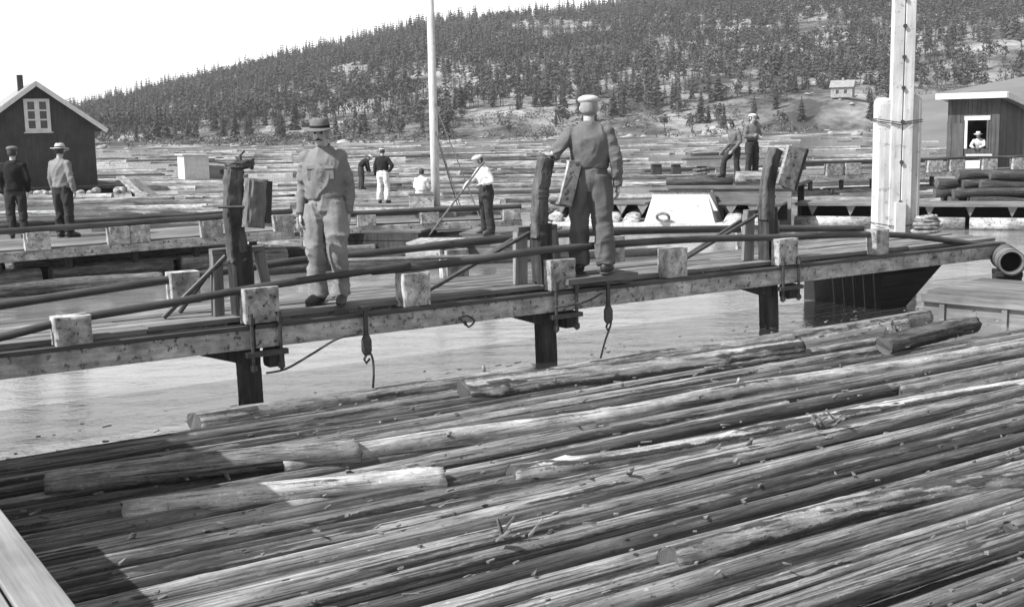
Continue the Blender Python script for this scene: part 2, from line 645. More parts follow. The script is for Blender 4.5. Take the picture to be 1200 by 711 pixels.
def tree_mask(x, y, px):
    """where the wooded slope carries trees; open rock and clearings elsewhere"""
    n = fbm(x / 38, y / 55, 0, 21, 3)
    keep = n > -1.2
    return keep & ~((px > 1045) & (y < 330)) & ~((np.abs(px - 987) < 26) & (y < 322))


def clear_patch(px, py):
    """bare rock seen on the slope"""
    c = np.zeros(len(px), bool)
    for cx, cy, rx, ry in ((525, 92, 42, 13), (760, 140, 75, 16), (420, 78, 24, 10), (820, 118, 30, 10), (700, 152, 60, 10), (330, 158, 70, 7),
                           (190, 160, 50, 6), (660, 30, 60, 8), (860, 90, 30, 8), (610, 128, 40, 10), (985, 132, 32, 12), (1000, 95, 30, 6)):
        c |= ((px - cx) / rx) ** 2 + ((py - cy) / ry) ** 2 < 1
    return c


def tree_points(n, d0, d1, seed):
    r = np.random.RandomState(seed)
    y = np.sqrt(r.uniform(d0 ** 2, d1 ** 2, n))
    px = r.uniform(-260, 1460, n)
    x = (px - 600) / FPX * y
    z = terr(x, y)
    py = HZ(px) - (z + 3 - CAMZ) / y * FPX
    ok = tree_mask(x, y, px) & (~clear_patch(px, py) | (r.rand(n) < 0.10))
    return x[ok], y[ok], z[ok], px[ok], py[ok]


def forest():
    con = [conifer(s, 8, 6) for s in range(8)]
    lea = [broadleaf(s, 46) for s in range(40, 43)]
    x, y, z, px, py = tree_points(15500, 322, 700, 5)
    VV, TT, MI, off = [], [], [], 0
    r = np.random.RandomState(9)
    light = fbm(x / 45, y / 45, 5, 77, 2)
    for i in range(len(x)):
        low = np.clip((y[i] - 320) / 250, 0, 1)
        is_leaf = light[i] + r.uniform(-0.5, 0.5) > -0.22 + 0.5 * low
        V, T, tv, tt = lea[r.randint(3)] if is_leaf else con[r.randint(8)]
        h = r.uniform(3, 7) if is_leaf else r.choice((r.uniform(3.5, 6.5), r.uniform(5.5, 10)))
        a = r.uniform(0, 2 * pi)
        c, s = cos(a) * h * r.uniform(0.85, 1.2), sin(a) * h
        Rm = np.array(((c, -s, 0), (s, c, 0), (0, 0, h)))
        P = V @ Rm.T + (x[i], y[i], z[i] - 0.2)
        VV.append(P); TT.append(T + off); MI.append(np.full(len(T), 1 if is_leaf else 0)); off += len(V)
        P = tv @ Rm.T + (x[i], y[i], z[i] - 0.2)
        VV.append(P); TT.append(tt + off); MI.append(np.full(len(tt), 2)); off += len(tv)
    me = arrays_mesh('forest', np.concatenate(VV), np.concatenate(TT), np.concatenate(MI))
    tag(link('forest', me, ['needle', 'leaf', 'trunk']), 'dense spruce and birch forest covering the hillside across the water', 'forest', kind='stuff')


forest()


def shore_trees():
    con = [conifer(s, 13, 8) for s in range(60, 65)]
    lea = [broadleaf(s, 130) for s in range(70, 73)]
    protos = []
    for k, (V, T, tv, tt) in enumerate(con + lea):
        leafy = k >= 5
        a = arrays_mesh('crown', V, T); b = arrays_mesh('trunk', tv, tt)
        a.materials.append(M['leaf' if leafy else 'needle']); b.materials.append(M['trunk'])
        protos.append((a, b, leafy))
    x, y, z, px, py = tree_points(900, 284, 326, 31)
    r = random.Random(4)
    n = 0
    for i in range(len(x)):
        if not (95 < px[i] < 1230) or n >= 170:
            continue
        n += 1
        a, b, leafy = protos[r.randrange(8)]
        t = thing('birch_tree' if leafy else 'spruce_tree',
                  'small pale leafy tree in the front row of the wood along the far shore' if leafy else
                  'dark pointed spruce in the front row of the wood along the far shore',
                  'tree', (x[i], y[i], z[i] - 0.2), r.uniform(0, 6.28),
                  'leafy trees along the far shore' if leafy else 'spruces along the far shore')
        h = r.uniform(3.0, 6.0) if leafy else r.uniform(4.0, 8.5)
        t.scale = (h * r.uniform(.9, 1.25), h * r.uniform(.9, 1.25), h)
        for nm, me in (('crown', a), ('trunk', b)):
            o = bpy.data.objects.new(nm, me); COL.objects.link(o); o.parent = t


shore_trees()


def scrub():
    """low bushes and rough growth on the open slope and along the far bank"""
    lea = [broadleaf(s, 26) for s in range(80, 84)]
    r = np.random.RandomState(15)
    n = 15000
    y = np.where(r.rand(n) < .35, r.uniform(240, 330, n), np.sqrt(r.uniform(300 ** 2, 640 ** 2, n)))
    px = r.uniform(-200, 1400, n)
    x = (px - 600) / FPX * y
    z = terr(x, y)
    clump = fbm(x / 18, y / 18, 3, 41, 2) + r.uniform(-.5, .5, n)
    ok = (clump > .05) & (z > .25) & ~((np.abs(px - 987) < 26) & (y < 322)) & ~((px > 1045) & (y < 300))
    VV, TT, off = [], [], 0
    for i in np.nonzero(ok)[0]:
        V, T, tv, tt = lea[r.randint(4)]
        h = r.uniform(.6, 3.0)
        a = r.uniform(0, 6.28)
        w = h * r.uniform(1.1, 2.0)
        c, s_ = cos(a) * w, sin(a) * w
        P = (V - (0, 0, .3)) @ np.array(((c, -s_, 0), (s_, c, 0), (0, 0, h * 1.3))).T + (x[i], y[i], z[i])
        VV.append(P); TT.append(T + off); off += len(V)
    me = arrays_mesh('scrub', np.concatenate(VV), np.concatenate(TT))
    tag(link('scrub', me, 'scrub'), 'pale low scrub on the open slope and the far bank', 'scrub', kind='stuff')
    # boulders along the bank
    VV, TT, off = [], [], 0
    b = MB().ball((0, 0, 0), 1.0, 7, 5)
    bv = np.array(b.v); bt = []
    for f in b.f:
        bt += [(f[0], f[k], f[k + 1]) for k in range(1, len(f) - 1)]
    bt = np.array(bt)
    for i in range(420):
        yy = r.uniform(240, 300) if i < 160 else r.uniform(300, 480)
        xx = (r.uniform(-150, 1060) - 600) / FPX * yy
        zz = float(terr(np.array([xx]), np.array([yy]))[0])
        q = abs(r.normal(0, .35)) + .2
        P = bv * (q * r.uniform(.8, 2.2), q, q * r.uniform(.4, .9)) * (1 + .25 * r.normal(size=bv.shape)) + (xx, yy, zz)
        VV.append(P); TT.append(bt + off); off += len(bv)
    me = arrays_mesh('boulders', np.concatenate(VV), np.concatenate(TT))
    tag(link('boulders', me, 'rock'), 'pale boulders strewn along the far bank and slope', 'rocks', kind='stuff')


M['scrub'] = surf('pale_scrub', 0.05, 0.12, 0.5, (1, 1, 1), 0.9, 0, 0.35, 0.12)
M['rock'] = surf('pale_rock', 0.16, 0.28, 0.8, (1, 1, 1), 0.9, 0, 0.3, 0.3)
scrub()


# ------------------------------------------------------------------ logs
def log_mesh(name, L, r0, r1, nx, nc, seed, bark, mat, stubs=0):
    """a floating log along local x: tapered, slightly bent, knotty, with raised patches of bark left on it"""
    r = np.random.RandomState(seed)
    xs = np.linspace(-L / 2, L / 2, nx)
    th = np.linspace(0, 2 * pi, nc, endpoint=False)
    X, TH = np.meshgrid(xs, th, indexing='ij')
    t = (X + L / 2) / L
    R = r0 + (r1 - r0) * t
    cy, cz = np.cos(TH), np.sin(TH)
    R = R * (1 + 0.09 * vnoise(X * 0.9, cy * 1.2, cz * 1.2, seed) + 0.02 * vnoise(X * 5, cy * 3, cz * 3, seed + 1))
    bn = fbm(X * 0.55, cy * 1.9, cz * 1.9, seed + 2, 3) + 0.30 * vnoise(X * 7, cy * 7, cz * 7, seed + 9)
    mask = np.clip((bn - (0.9 - 1.8 * bark)) / 0.12, 0, 1)
    R = R + mask * (0.011 + 0.007 * vnoise(X * 14, cy * 7, cz * 7, seed + 4))
    for k in range(int(L * 1.2)):                                   # knots
        kx, ka = r.uniform(-L / 2, L / 2), r.uniform(0, 2 * pi)
        dd = ((X - kx) / 0.06) ** 2 + (np.angle(np.exp(1j * (TH - ka))) / 0.28) ** 2
        R = R + 0.02 * np.exp(-dd)
    b1, b2 = r.uniform(-.07, .07), r.uniform(-.02, .02)
    cyc = b1 * np.sin(pi * t) + 0.028 * vnoise(X * 0.6, 0, 0, seed + 5)
    czc = b2 * np.sin(pi * t)
    V = np.column_stack([X.ravel(), (cyc + R * cy).ravel(), (czc + R * cz).ravel()])
    # ragged sawn ends
    V = V.reshape(nx, nc, 3)
    sl = r.uniform(-.3, .3, 2)
    V[0, :, 0] += V[0, :, 1] * sl[0] + r.uniform(-.012, .012, nc)
    V[-1, :, 0] += V[-1, :, 1] * sl[1] + r.uniform(-.012, .012, nc)
    V = V.reshape(-1, 3)
    fs = []
    for i in range(nx - 1):
        for k in range(nc):
            j = (k + 1) % nc
            fs.append((i * nc + k, i * nc + nc + k, i * nc + nc + j, i * nc + j))
    mi = [0] * len(fs)
    fs.append(tuple(range(nc))); fs.append(tuple((nx - 1) * nc + k for k in reversed(range(nc)))); mi += [1, 1]
    verts = [tuple(v) for v in V]
    bm = list(mask.ravel())
    for k in range(stubs):                                          # broken branch stubs
        kx, ka = r.uniform(-L / 2.2, L / 2.2), r.uniform(0.2, pi - 0.2)
        d = Vector((r.uniform(-.4, .4), cos(ka), sin(ka))).normalized()
        q = MB().tube([Vector((kx, 0, 0)) + d * (r0 * 0.7), Vector((kx, 0, 0)) + d * (r0 + r.uniform(.02, .06))], [0.02, 0.012], 6)
        o = len(verts)
        verts += q.v; fs += [tuple(i + o for i in f) for f in q.f]; mi += [0] * len(q.f); bm += [0.4] * len(q.v)
    me = bpy.data.meshes.new(name)
    me.from_pydata(verts, [], fs)
    me.polygons.foreach_set('material_index', mi)
    sm = [m == 0 for m in mi]
    me.polygons.foreach_set('use_smooth', sm)
    at = me.attributes.new('bark', 'FLOAT', 'POINT')
    at.data.foreach_set('value', np.asarray(bm, np.float32))
    me.materials.append(M[mat]); me.materials.append(M['end'])
    me.update()
    return me


def log_obj(me, p, rotz, roll=0.0, tilt=0.0, name='log'):
    o = bpy.data.objects.new(name, me)
    COL.objects.link(o)
    o.location = p
    o.rotation_mode = 'XYZ'
    o.rotation_euler = (roll, tilt, rotz)
    return o


LOGS = []
for k in range(12):
    LOGS.append(log_mesh('log', [7.2, 9.4, 6.6, 10.2, 8.8, 7.8][k % 6], random.uniform(.105, .150), random.uniform(.085, .115), 150, 22, 100 + k,
                         [.10, .26, .05, .32, .2, .40, .1, .30, .0, .22, .36, .12][k], 'log', 3))
LOGLEN = [[7.2, 9.4, 6.6, 10.2, 8.8, 7.8][k % 6] for k in range(12)]
LOGR = [max(abs(v.co.z) for v in me.vertices) for me in LOGS]
PALE = [log_mesh('log', 7.5, .135, .10, 110, 22, 300 + k, [.22, .05][k], 'log_pale', 2) for k in range(2)]
RAFT_LABEL = {0: ('bare grey log without bark, lying in the tight raft', 'bare logs in the raft'),
              1: ('grey log with a few small bark patches, lying in the tight raft', 'slightly barked logs in the raft'),
              2: ('log with large dark bark patches, lying in the tight raft', 'heavily barked logs in the raft')}
BARKS = [.10, .26, .05, .32, .2, .40, .1, .30, .0, .22, .36, .12]


def raft_pt(u, v, z):
    return Vector((E1.x * u + E2.x * v, E1.y * u + E2.y * v, z))


def raft():
    rr = random.Random(21)
    edge = G(640, 437, 0.1)
    v_far = edge.dot(E2)
    v = v_far - .22
    row = 0
    while v > 3.0:
        half = rr.uniform(.058, .100)
        u = rr.uniform(-9.5, -.8)
        ku = 0
        while u < 15.5:
            k = rr.randrange(12)
            L = LOGLEN[k] * 1.45
            s = half / LOGR[k] * 1.02
            uc = u + L / 2
            pale = False
            me = PALE[0] if pale else LOGS[k]
            if pale: L = 10.5
            uc = u + L / 2
            L0 = L
            while v > v_far - 1.3 and L > .5 and proj(raft_pt(u + L, v, .1))[0] > 1075:
                L -= .25
            if L < 1.5:
                break
            uc = u + L / 2
            if not (row < 1 and ku == 2):
                o = log_obj(me, raft_pt(uc, v + rr.uniform(-.02, .02), 0.06 + rr.uniform(-.05, .035)),
                            ANG + rr.uniform(-.012, .012) + (pi if rr.random() < .5 else 0), rr.uniform(0, 6.28), rr.uniform(-.006, .006))
                o.scale = (L / (LOGLEN[k] if not pale else 7.5), s, s)
                if pale:
                    tag(o, ['pale freshly peeled log with dark bark strips in the raft'][0], 'log', 'pale peeled logs in the raft')
                else:
                    tag(o, RAFT_LABEL[0 if BARKS[k] < .11 else 1 if BARKS[k] < .27 else 2][0], 'log', RAFT_LABEL[0 if BARKS[k] < .11 else 1 if BARKS[k] < .27 else 2][1])
            u += L + rr.uniform(0.02, 0.2)
            ku += 1
        v -= half * 2 * rr.uniform(1.02, 1.20)
        row += 1


raft()


def px_log(a, b, z, r0, r1, bark, mat, label, seed, name='log', stubs=2):
    pa, pb = G(a[0], a[1], z), G(b[0], b[1], z)
    L = (pb - pa).length
    me = log_mesh(name, L, r0, r1, max(30, int(L * 18)), 22, seed, bark, mat, stubs)
    o = log_obj(me, (pa + pb) / 2, atan2(pb.y - pa.y, pb.x - pa.x), random.uniform(0, 6.28), 0, name)
    return tag(o, label, 'log')


px_log((545, 462), (938, 409), 0.15, .115, .09, .62, 'log', 'thick bark-covered log lying on top of the raft behind the pale peeled log', 401)
px_log((230, 501), (624, 436), 0.06, .12, .10, .30, 'log', 'round log at the raft edge, its pale sawn end by the middle pile', 402)
px_log((650, 445), (1086, 370), 0.09, .13, .105, .22, 'log', 'long smooth log on the water edge of the raft reaching the dark scow', 403)
px_log((1036, 405), (1141, 379), 0.18, .10, .09, .60, 'log', 'short bark-patched log stub lying on the raft in front of the moored scow', 405)
px_log((330, 546), (1240, 397), 0.12, .08, .07, .26, 'log_pale', 'long pale freshly peeled log running the length of the raft', 412)
px_log((600, 556), (1230, 447), 0.11, .07, .06, .30, 'log_pale', 'slim pale log with bark strips in front of the long peeled log', 413)
px_log((145, 606), (520, 563), 0.12, .088, .08, .10, 'log_pale', 'pale log with its square-cut end pointing at the jetty, on top of the raft', 406)
px_log((55, 570), (420, 528), 0.16, .10, .085, .12, 'log', 'pale-topped log half in the jetty shadow, tip resting on the raft', 407)
px_log((780, 654), (1200, 560), 0.11, .075, .07, .45, 'log', 'log with torn bark strips lying proud of the near raft', 409)


def debris():
    """loose bark, chips and twigs on the raft"""
    r = random.Random(3)
    mb = MB()
    for i in range(1100):
        u, v = r.uniform(-1, 14), r.uniform(3.4, 10.2)
        z = 0.15 + r.uniform(-.05, .012)
        p = raft_pt(u, v, z)
        a = ANG + r.gauss(0, .5)
        L, w = r.choice((r.uniform(.02, .06), r.uniform(.015, .04), r.uniform(.04, .09))), r.uniform(.008, .028)
        d = Vector((cos(a), sin(a), r.uniform(-.12, .2))) * L / 2
        mb.beam(p - d, p + d, w, r.uniform(.004, .014), ch=.1, w1=w * r.uniform(.3, 1), mi=0 if r.random() < .88 else 1)
    o = mb.build('bark_debris', ['chip', 'white_block'])
    tag(o, 'loose bark chips and splinters scattered over the log raft', 'debris', kind='stuff')


debris()

# twisted bits of bark standing up on the raft
for (px, py, seed, lab) in ((968, 497, 1, 'curled tuft of torn bark standing up on the raft'), (1046, 391, 2, 'pale splintered bark clump on the raft by the dark scow'),
                            (600, 388 + 240, 3, 'small pale root knot lying on the near raft logs')):
    rr = random.Random(seed)
    c = G(px, py, 0.16)
    mb = MB()
    for k in range(9 if seed < 3 else 4):
        p = c + Vector((rr.uniform(-.1, .1), rr.uniform(-.06, .06), 0))
        d = Vector((rr.uniform(-.12, .12), rr.uniform(-.05, .05), rr.uniform(.04, .14)))
        mb.beam(p, p + d, .05, .012, ch=.1, w1=.02, mi=k % 2)
    tag(mb.build('bark_clump', ['chip', 'white_block']), lab, 'bark')


# ------------------------------------------------------------------ logs and booms on the water behind
FAR = [log_mesh('log', [4.5, 6.0, 5.2, 7.0][k], .14, .10, 14, 10, 500 + k, [.05, .3, .5, .0][k], 'log_far') for k in range(4)]
FARD = [log_mesh('log', [4.5, 6.0, 5.2, 7.0][k], .15, .11, 14, 10, 520 + k, .6, 'log_dark') for k in range(4)]


def far_logs():
    r = random.Random(8)
    n = 0
    spots = []
    for i in range(120):
        py = r.uniform(174, 262) if r.random() < .7 else r.uniform(262, 315)
        px = r.uniform(-60, 1260)
        if py > 262 and px > 640:
            continue
        if py > 232 and px > 640:
            continue
        spots.append((px, py, r.gauss(0.12, .10)))
    # drifting bundles, several logs together
    for i in range(20):
        py0, px0, a = r.uniform(176, 236), r.uniform(0, 1200), r.gauss(.12, .08)
        for k in range(r.randint(3, 5)):
            spots.append((px0 + r.uniform(-10, 10), py0 + k * r.uniform(1.5, 3.5) * (py0 - 150) / 50, a + r.gauss(0, .02)))
    for (px, py, a) in spots:
        if n >= 150:
            break
        n += 1
        p = G(px, py, 0.0)
        k = r.randrange(4)
        me = FARD[k] if r.random() < .3 else FAR[k]
        dark = me in FARD
        o = log_obj(me, p + Vector((0, 0, r.uniform(-.02, .07))), a, r.uniform(0, 6.28))
        s = r.uniform(.8, 1.35)
        o.scale = (r.uniform(.8, 1.3), s, s)
        tag(o, 'dark waterlogged log floating on the pond behind the footbridge' if dark else 'grey log floating on the pond behind the footbridge',
            'log', 'dark logs afloat behind the footbridge' if dark else 'grey logs afloat behind the footbridge')


far_logs()


def far_drift():
    """the far half of the pond, covered with small drifting timber"""
    r = np.random.RandomState(12)
    VV, TT, off = [], [], 0
    base = np.array([(x, ca * 1.0, sa * 1.0) for x in (-.5, .5) for ca, sa in [(cos(2 * pi * k / 6), sin(2 * pi * k / 6)) for k in range(6)]])
    tri = []
    for k in range(6):
        j = (k + 1) % 6
        tri += [(k, 6 + k, 6 + j), (k, 6 + j, j)]
    tri += [(0, k + 1, k) for k in range(1, 5)] + [(6, 6 + k, 7 + k) for k in range(1, 5)]
    tri = np.array(tri)
    for i in range(280):
        y = r.uniform(62, 222) if r.rand() < .8 else r.uniform(40, 70)
        px = r.uniform(-150, 1350)
        x = (px - 600) / FPX * y
        a = r.normal(.08, .10)
        L, w = r.uniform(4, 9), r.uniform(.10, .2)
        c, s = cos(a), sin(a)
        P = base * (L, w, w * .9)
        P = P @ np.array(((c, -s, 0), (s, c, 0), (0, 0, 1))).T + (x, y, r.uniform(0, .06))
        VV.append(P); TT.append(tri + off); off += 12
    me = arrays_mesh('drift_timber', np.concatenate(VV), np.concatenate(TT))
    tag(link('drift_timber', me, 'log_far'), 'mass of small timber drifting on the far part of the pond', 'driftwood', kind='stuff')


far_drift()


# ------------------------------------------------------------------ the footbridge
B0 = G(300, 385, 0.754)
BL = 3.38                                                            # spacing of the piles
bridge = thing('footbridge', 'low plank footbridge with white rail blocks and dark piles crossing above the log raft', 'footbridge', (B0.x, B0.y, 0), ANG)


def b_world(u, v, z):
    return Vector((B0.x, B0.y, 0)) + E1 * u + E2 * v + Vector((0, 0, z))


def u_of(px, v, z):
    lo, hi = -6.0, 20.0
    for _ in range(50):
        m = (lo + hi) / 2
        if proj(b_world(m, v, z))[0] < px: lo = m
        else: hi = m
    return (lo + hi) / 2


def on_v(px, py, v):
    """photo pixel -> (u, z) on the upright plane at distance v across the bridge"""
    d = ray(px, py)
    o = Vector((0, 0, CAMZ))
    n = E2
    p0 = b_world(0, v, 0)
    t = (p0 - o).dot(n) / d.dot(n)
    p = o + d * t
    return (p - Vector((B0.x, B0.y, 0))).dot(E1), p.z


U_END = u_of(1178, 0, .75)
U_LEFT = -4.2
posts = [0.0, BL, 2 * BL]
BW = 1.42                                                            # width of the deck


def smooth_path(pts, n=6):
    out = []
    for i in range(len(pts) - 1):
        p0 = Vector(pts[max(i - 1, 0)]); p1 = Vector(pts[i]); p2 = Vector(pts[i + 1]); p3 = Vector(pts[min(i + 2, len(pts) - 1)])
        for k in range(n):
            t = k / n
            out.append(0.5 * ((2 * p1) + (p2 - p0) * t + (2 * p0 - 5 * p1 + 4 * p2 - p3) * t * t + (3 * p1 - p0 - 3 * p2 + p3) * t ** 3))
    out.append(Vector(pts[-1]))
    return out


# side beams, one length per span
cuts = [U_LEFT, -0.02, BL - .02, 2 * BL - .02, U_END]
for v0, nm in ((0.0, 'side_beam'), (BW, 'side_beam')):
    for a, b in zip(cuts[:-1], cuts[1:]):
        mb = MB().beam((a + .012, v0 + .07, .66), (b - .012, v0 + .07, .66), .14, .185, ch=.05, segs=6)
        roughen(part(nm, mb, 'beam', bridge), 4, .004, 9, 3)
        part('beam_lip', MB().beam((a + .012, v0 + .055, .772), (b - .012, v0 + .055, .772), .14, .036, ch=.1, segs=6, wob=.003), 'rail', bridge)
# joists under the deck
for k in range(9):
    u = U_LEFT + .5 + k * (U_END - U_LEFT - 1) / 8
    part('joist', MB().beam((u, .14, .71), (u, BW, .71), .12, .14), 'pile', bridge)
# deck boards
rb = random.Random(5)
rows = 7
bw = (BW - .15) / rows
board_meshes = {}
for r_ in range(rows):
    u = U_LEFT - rb.uniform(0, 1.5)
    while u < U_END - .3:
        L = rb.choice((2.6, 3.4, 4.2))
        if u + L > U_END: L = round(U_END - u, 2)
        key = (L, r_ % 3)
        if key not in board_meshes:
            board_meshes[key] = MB().beam((0, 0, 0), (L - .012, 0, 0), bw - .014, .05, ch=.12, segs=5, wob=.004).mesh('board')
            board_meshes[key].materials.append(M['plank_u'])
        o = bpy.data.objects.new('board', board_meshes[key]); COL.objects.link(o); o.parent = bridge
        o.location = (u, .145 + bw * (r_ + .5), .822 + rb.uniform(-.008, .006))
        o.rotation_euler = (rb.uniform(-.02, .02), rb.uniform(-.002, .002), 0)
        u += L

# white rail blocks on the near side
for k, px in enumerate((87, 490, 795, 1035)):
    u = u_of(px, 0, .9)
    z1 = 1.125 if k else 1.03
    w = .31 if k < 3 else .26
    mb = MB().beam((u, .10, .795 if k else .76), (u, .10, z1), w, .19, up=(0, 1, 0), ch=.06, segs=3, wob=.004)
    roughen(part('rail_block', mb, 'white_block', bridge), 4, .007, 13, k)
for k, u in enumerate(posts):
    mb = MB().beam((u + .07, .06, .80), (u + .07, .06, 1.125), .34, .14, up=(0, 1, 0), ch=.06, segs=3, wob=.005)
    blk = roughen(part('rail_block', mb, 'white_block', bridge), 4, .007, 13, 10 + k)
    for bx, bz in ((-.04, .86), (.2, .88), (-.05, 1.05), (.19, 1.03), (.08, .96)):
        part('bolt', MB().tube([(u + bx, -.02, bz), (u + bx, .0, bz)], .013, 7), 'iron', blk)
# far side rail blocks
for px, py in ((217, 340), (535, 305), (720, 296), (880, 285)):
    u, z = on_v(px, py, BW + .02)
    part('rail_block', MB().beam((u, BW + .08, .74), (u, BW + .08, 1.16), .30, .18, up=(0, 1, 0), ch=.06, segs=2), 'white_block', bridge)

# rails
near_px = [(-60, 405), (0, 395), (87, 374), (200, 355), (300, 337), (400, 322), (480, 311)]
p = [(on_v(x, y, .10)[0], .10, on_v(x, y, .10)[1]) for x, y in near_px]
part('hand_rail', MB().tube(smooth_path(p), [.036] * (len(smooth_path(p)) - 8) + [.034] * 8, 10), 'rail', bridge, True)
near_px = [(436, 319), (480, 314), (560, 304), (650, 292), (800, 281), (912, 278), (1000, 275), (1060, 276), (1120, 283), (1176, 291)]
p = [(on_v(x, y, .13)[0], .13, on_v(x, y, .13)[1]) for x, y in near_px]
p = smooth_path(p)
part('hand_rail', MB().tube(p, [.03 + .012 * min(1, i / 10) for i in range(len(p))], 10), 'rail', bridge, True)
far_px = [(-60, 368), (0, 358), (150, 335), (330, 308), (415, 299), (530, 286)]
p = [(on_v(x, y, BW + .08)[0], BW + .08, on_v(x, y, BW + .08)[1]) for x, y in far_px]
part('hand_rail', MB().tube(smooth_path(p), .042, 10), 'rail', bridge, True)
far_px = [(500, 289), (560, 283), (640, 275), (760, 270), (900, 268), (1010, 268)]
p = [(on_v(x, y, BW + .1)[0], BW + .1, on_v(x, y, BW + .1)[1]) for x, y in far_px]
part('hand_rail', MB().tube(smooth_path(p), .05, 10), 'rail', bridge, True)
# loose pole along the far rail
a, b = on_v(420, 306, 1.7), on_v(560, 317, .5)
part('loose_pole', MB().tube([(a[0] - .4, 1.3, 1.16), (a[0] + .4, .8, 1.17), (a[0] + 1.1, .3, 1.18)], .022, 7), 'plank_u', bridge, True)

# piles with their heads, trestles, braces, clamps
for k, u0 in enumerate(posts):
    pile = roughen(part('pile', MB().beam((u0 + .05, .27, -1.0), (u0 - .02, .27, 1.5), .20, .19, up=(0, 1, 0), ch=.12, segs=8, wob=.006), 'pile', bridge), 3, .008, 8, k)
    # curved head
    hp = {0: [(u0 - .04, 1.35), (u0 - .06, 1.7), (u0 - .06, 2.0), (u0 - .03, 2.2)],
          1: [(u0 - .05, 1.35), (u0 - .05, 1.65), (u0 - .02, 1.92), (u0 + .05, 2.2)],
          2: [(u0 - .05, 1.35), (u0 - .05, 1.7), (u0 + .01, 2.0), (u0 + .09, 2.2)]}[k]
    pts = smooth_path([(a, .25, b) for a, b in hp], 5)
    mb = MB()
    mb.loft(pts, [.088 - .001 * i + random.uniform(-.006, .006) for i in range(len(pts))], [.07 + random.uniform(-.006, .006) for _ in pts], (1, 0, .2), 20, power=9)
    roughen(part('pile_head', mb, 'post_head', bridge), 2, .010, 9, k + 5)
    # guide board bolted to the head
    if k == 0:
        gb = roughen(part('guide_board', MB().beam((u0 + .06, .10, 1.66), (u0 + .12, .10, 2.11), .20, .13, up=(0, 1, 0), ch=.2), 'plank_v', bridge), 4, .014, 9, 2)
        part('guide_board', MB().beam((u0 + .185, .13, 1.70), (u0 + .22, .13, 2.08), .06, .17, up=(0, 1, 0), ch=.1), 'pile', bridge)  # shaded right side of the block, put in as dark timber
        part('bolt', MB().tube([(u0 - .22, .2, 1.86), (u0 + .06, .05, 1.86)], .013, 6), 'iron', gb)
        for q in range(7):                                            # frayed rope on top
            a = q * .9
            part('rope_turn', MB().tube([(u0 + .02 + .12 * cos(a + t), .25 + .1 * sin(a + t), 2.2 + .02 * q * .5 + .015 * sin(3 * t)) for t in np.linspace(0, 2.4, 6)], .02, 6), 'rope', bridge)
        part('hook', MB().tube([(u0 + .03, .25, 2.2), (u0 + .03, .25, 2.32), (u0 + .07, .25, 2.36)], .014, 6), 'iron', bridge)
    elif k == 1:
        gb = part('guide_board', MB().beam((u0 + .16, .08, 1.70), (u0 + .30, .08, 2.14), .17, .035, up=(0, 1, 0), ch=.1), 'beam', bridge)
        part('guide_board', MB().beam((u0 + .255, .17, 1.70), (u0 + .395, .17, 2.14), .035, .20, up=(0, 1, 0), ch=.1), 'pile', bridge)  # side turned from the sun, its shade given by dark timber
        part('guide_board', MB().beam((u0 + .24, .17, 1.68), (u0 + .10, .17, 1.72), .03, .18, up=(0, 1, 0), ch=.1), 'plank_v', bridge)
        part('guide_board', MB().beam((u0 + .245, .16, 2.15), (u0 + .40, .16, 2.13), .03, .18, up=(0, 1, 0), ch=.1), 'beam', bridge)
        part('bolt', MB().tube([(u0 + .15, .06, 1.88), (u0 + .24, .05, 2.0)], .012, 6), 'iron', gb)
        part('bolt', MB().tube([(u0 + .18, .05, 1.76), (u0 + .18, .09, 1.76)], .014, 6), 'iron', gb)
    else:
        gb = part('guide_board', MB().beam((u0 + .09, .09, 1.74), (u0 + .27, .09, 2.20), .30, .05, up=(0, 1, 0), ch=.1, segs=3, wob=.006), 'white_block', bridge)
        roughen(gb, 4, .006, 12, 7)
        part('guide_board', MB().beam((u0 + .25, .17, 1.72), (u0 + .45, .17, 2.19), .05, .22, up=(0, 1, 0), ch=.1), 'pile', bridge)  # dark timber paints the shaded edge of the white board
        for bx, bz in ((.10, 1.85), (.14, 1.85), (.2, 2.0), (.23, 2.1)):
            part('bolt', MB().tube([(u0 + bx, .05, bz), (u0 + bx, .07, bz)], .015, 6), 'iron', gb)
    # trestle
    zt = 1.44
    part('trestle_bar', MB().beam((u0 - .24, .42, zt), (u0 + .27, .42, zt), .09, .055), 'plank_u', bridge)
    part('trestle_leg', MB().beam((u0 - .20, .42, .847), (u0 - .19, .42, zt - .03), .10 if k == 0 else .14, .09, up=(0, 1, 0)), 'plank_v', bridge)
    part('trestle_leg', MB().beam((u0 + .32, .42, .847), (u0 + .23, .42, zt - .03), .085, .08, up=(0, 1, 0)), 'plank_v', bridge)
    if k:
        part('rope_turn', MB().tube([(u0 + .1 + .12 * cos(t), .40 + .07 * sin(t), 1.5 + .02 * t) for t in np.linspace(0, 9, 20)], .016, 6), 'rope', bridge)
    # braces to the deck
    reach = .55 if k == 0 else 1.15
    for q, vv in enumerate((.40, .62)):
        part('brace', MB().tube([(u0 - .12, vv - .05, 1.40 - .05 * q), (u0 - .12 - reach + .22 * q, vv + .15, .86)], .024, 7), 'iron', bridge)
    # iron clamps round beam and pile, gusset under the beam
    for bx in (-.055, .215):
        s_ = part('clamp_rod', MB().tube([(u0 + bx, -.04, .36), (u0 + bx, -.04, .90)], .018, 8), 'iron', bridge)
        for bz in (.40, .83):
            part('nut', MB().tube([(u0 + bx, -.04, bz - .025), (u0 + bx, -.04, bz + .025)], .034, 6), 'iron', s_)
    part('clamp_plate', MB().box(u0 - .12, u0 + .28, -.065, .0, .50, .548), 'iron', bridge)
    part('clamp_plate', MB().box(u0 + .13, u0 + .27, .02, .20, .37, .55, ch=.15), 'pile', bridge)
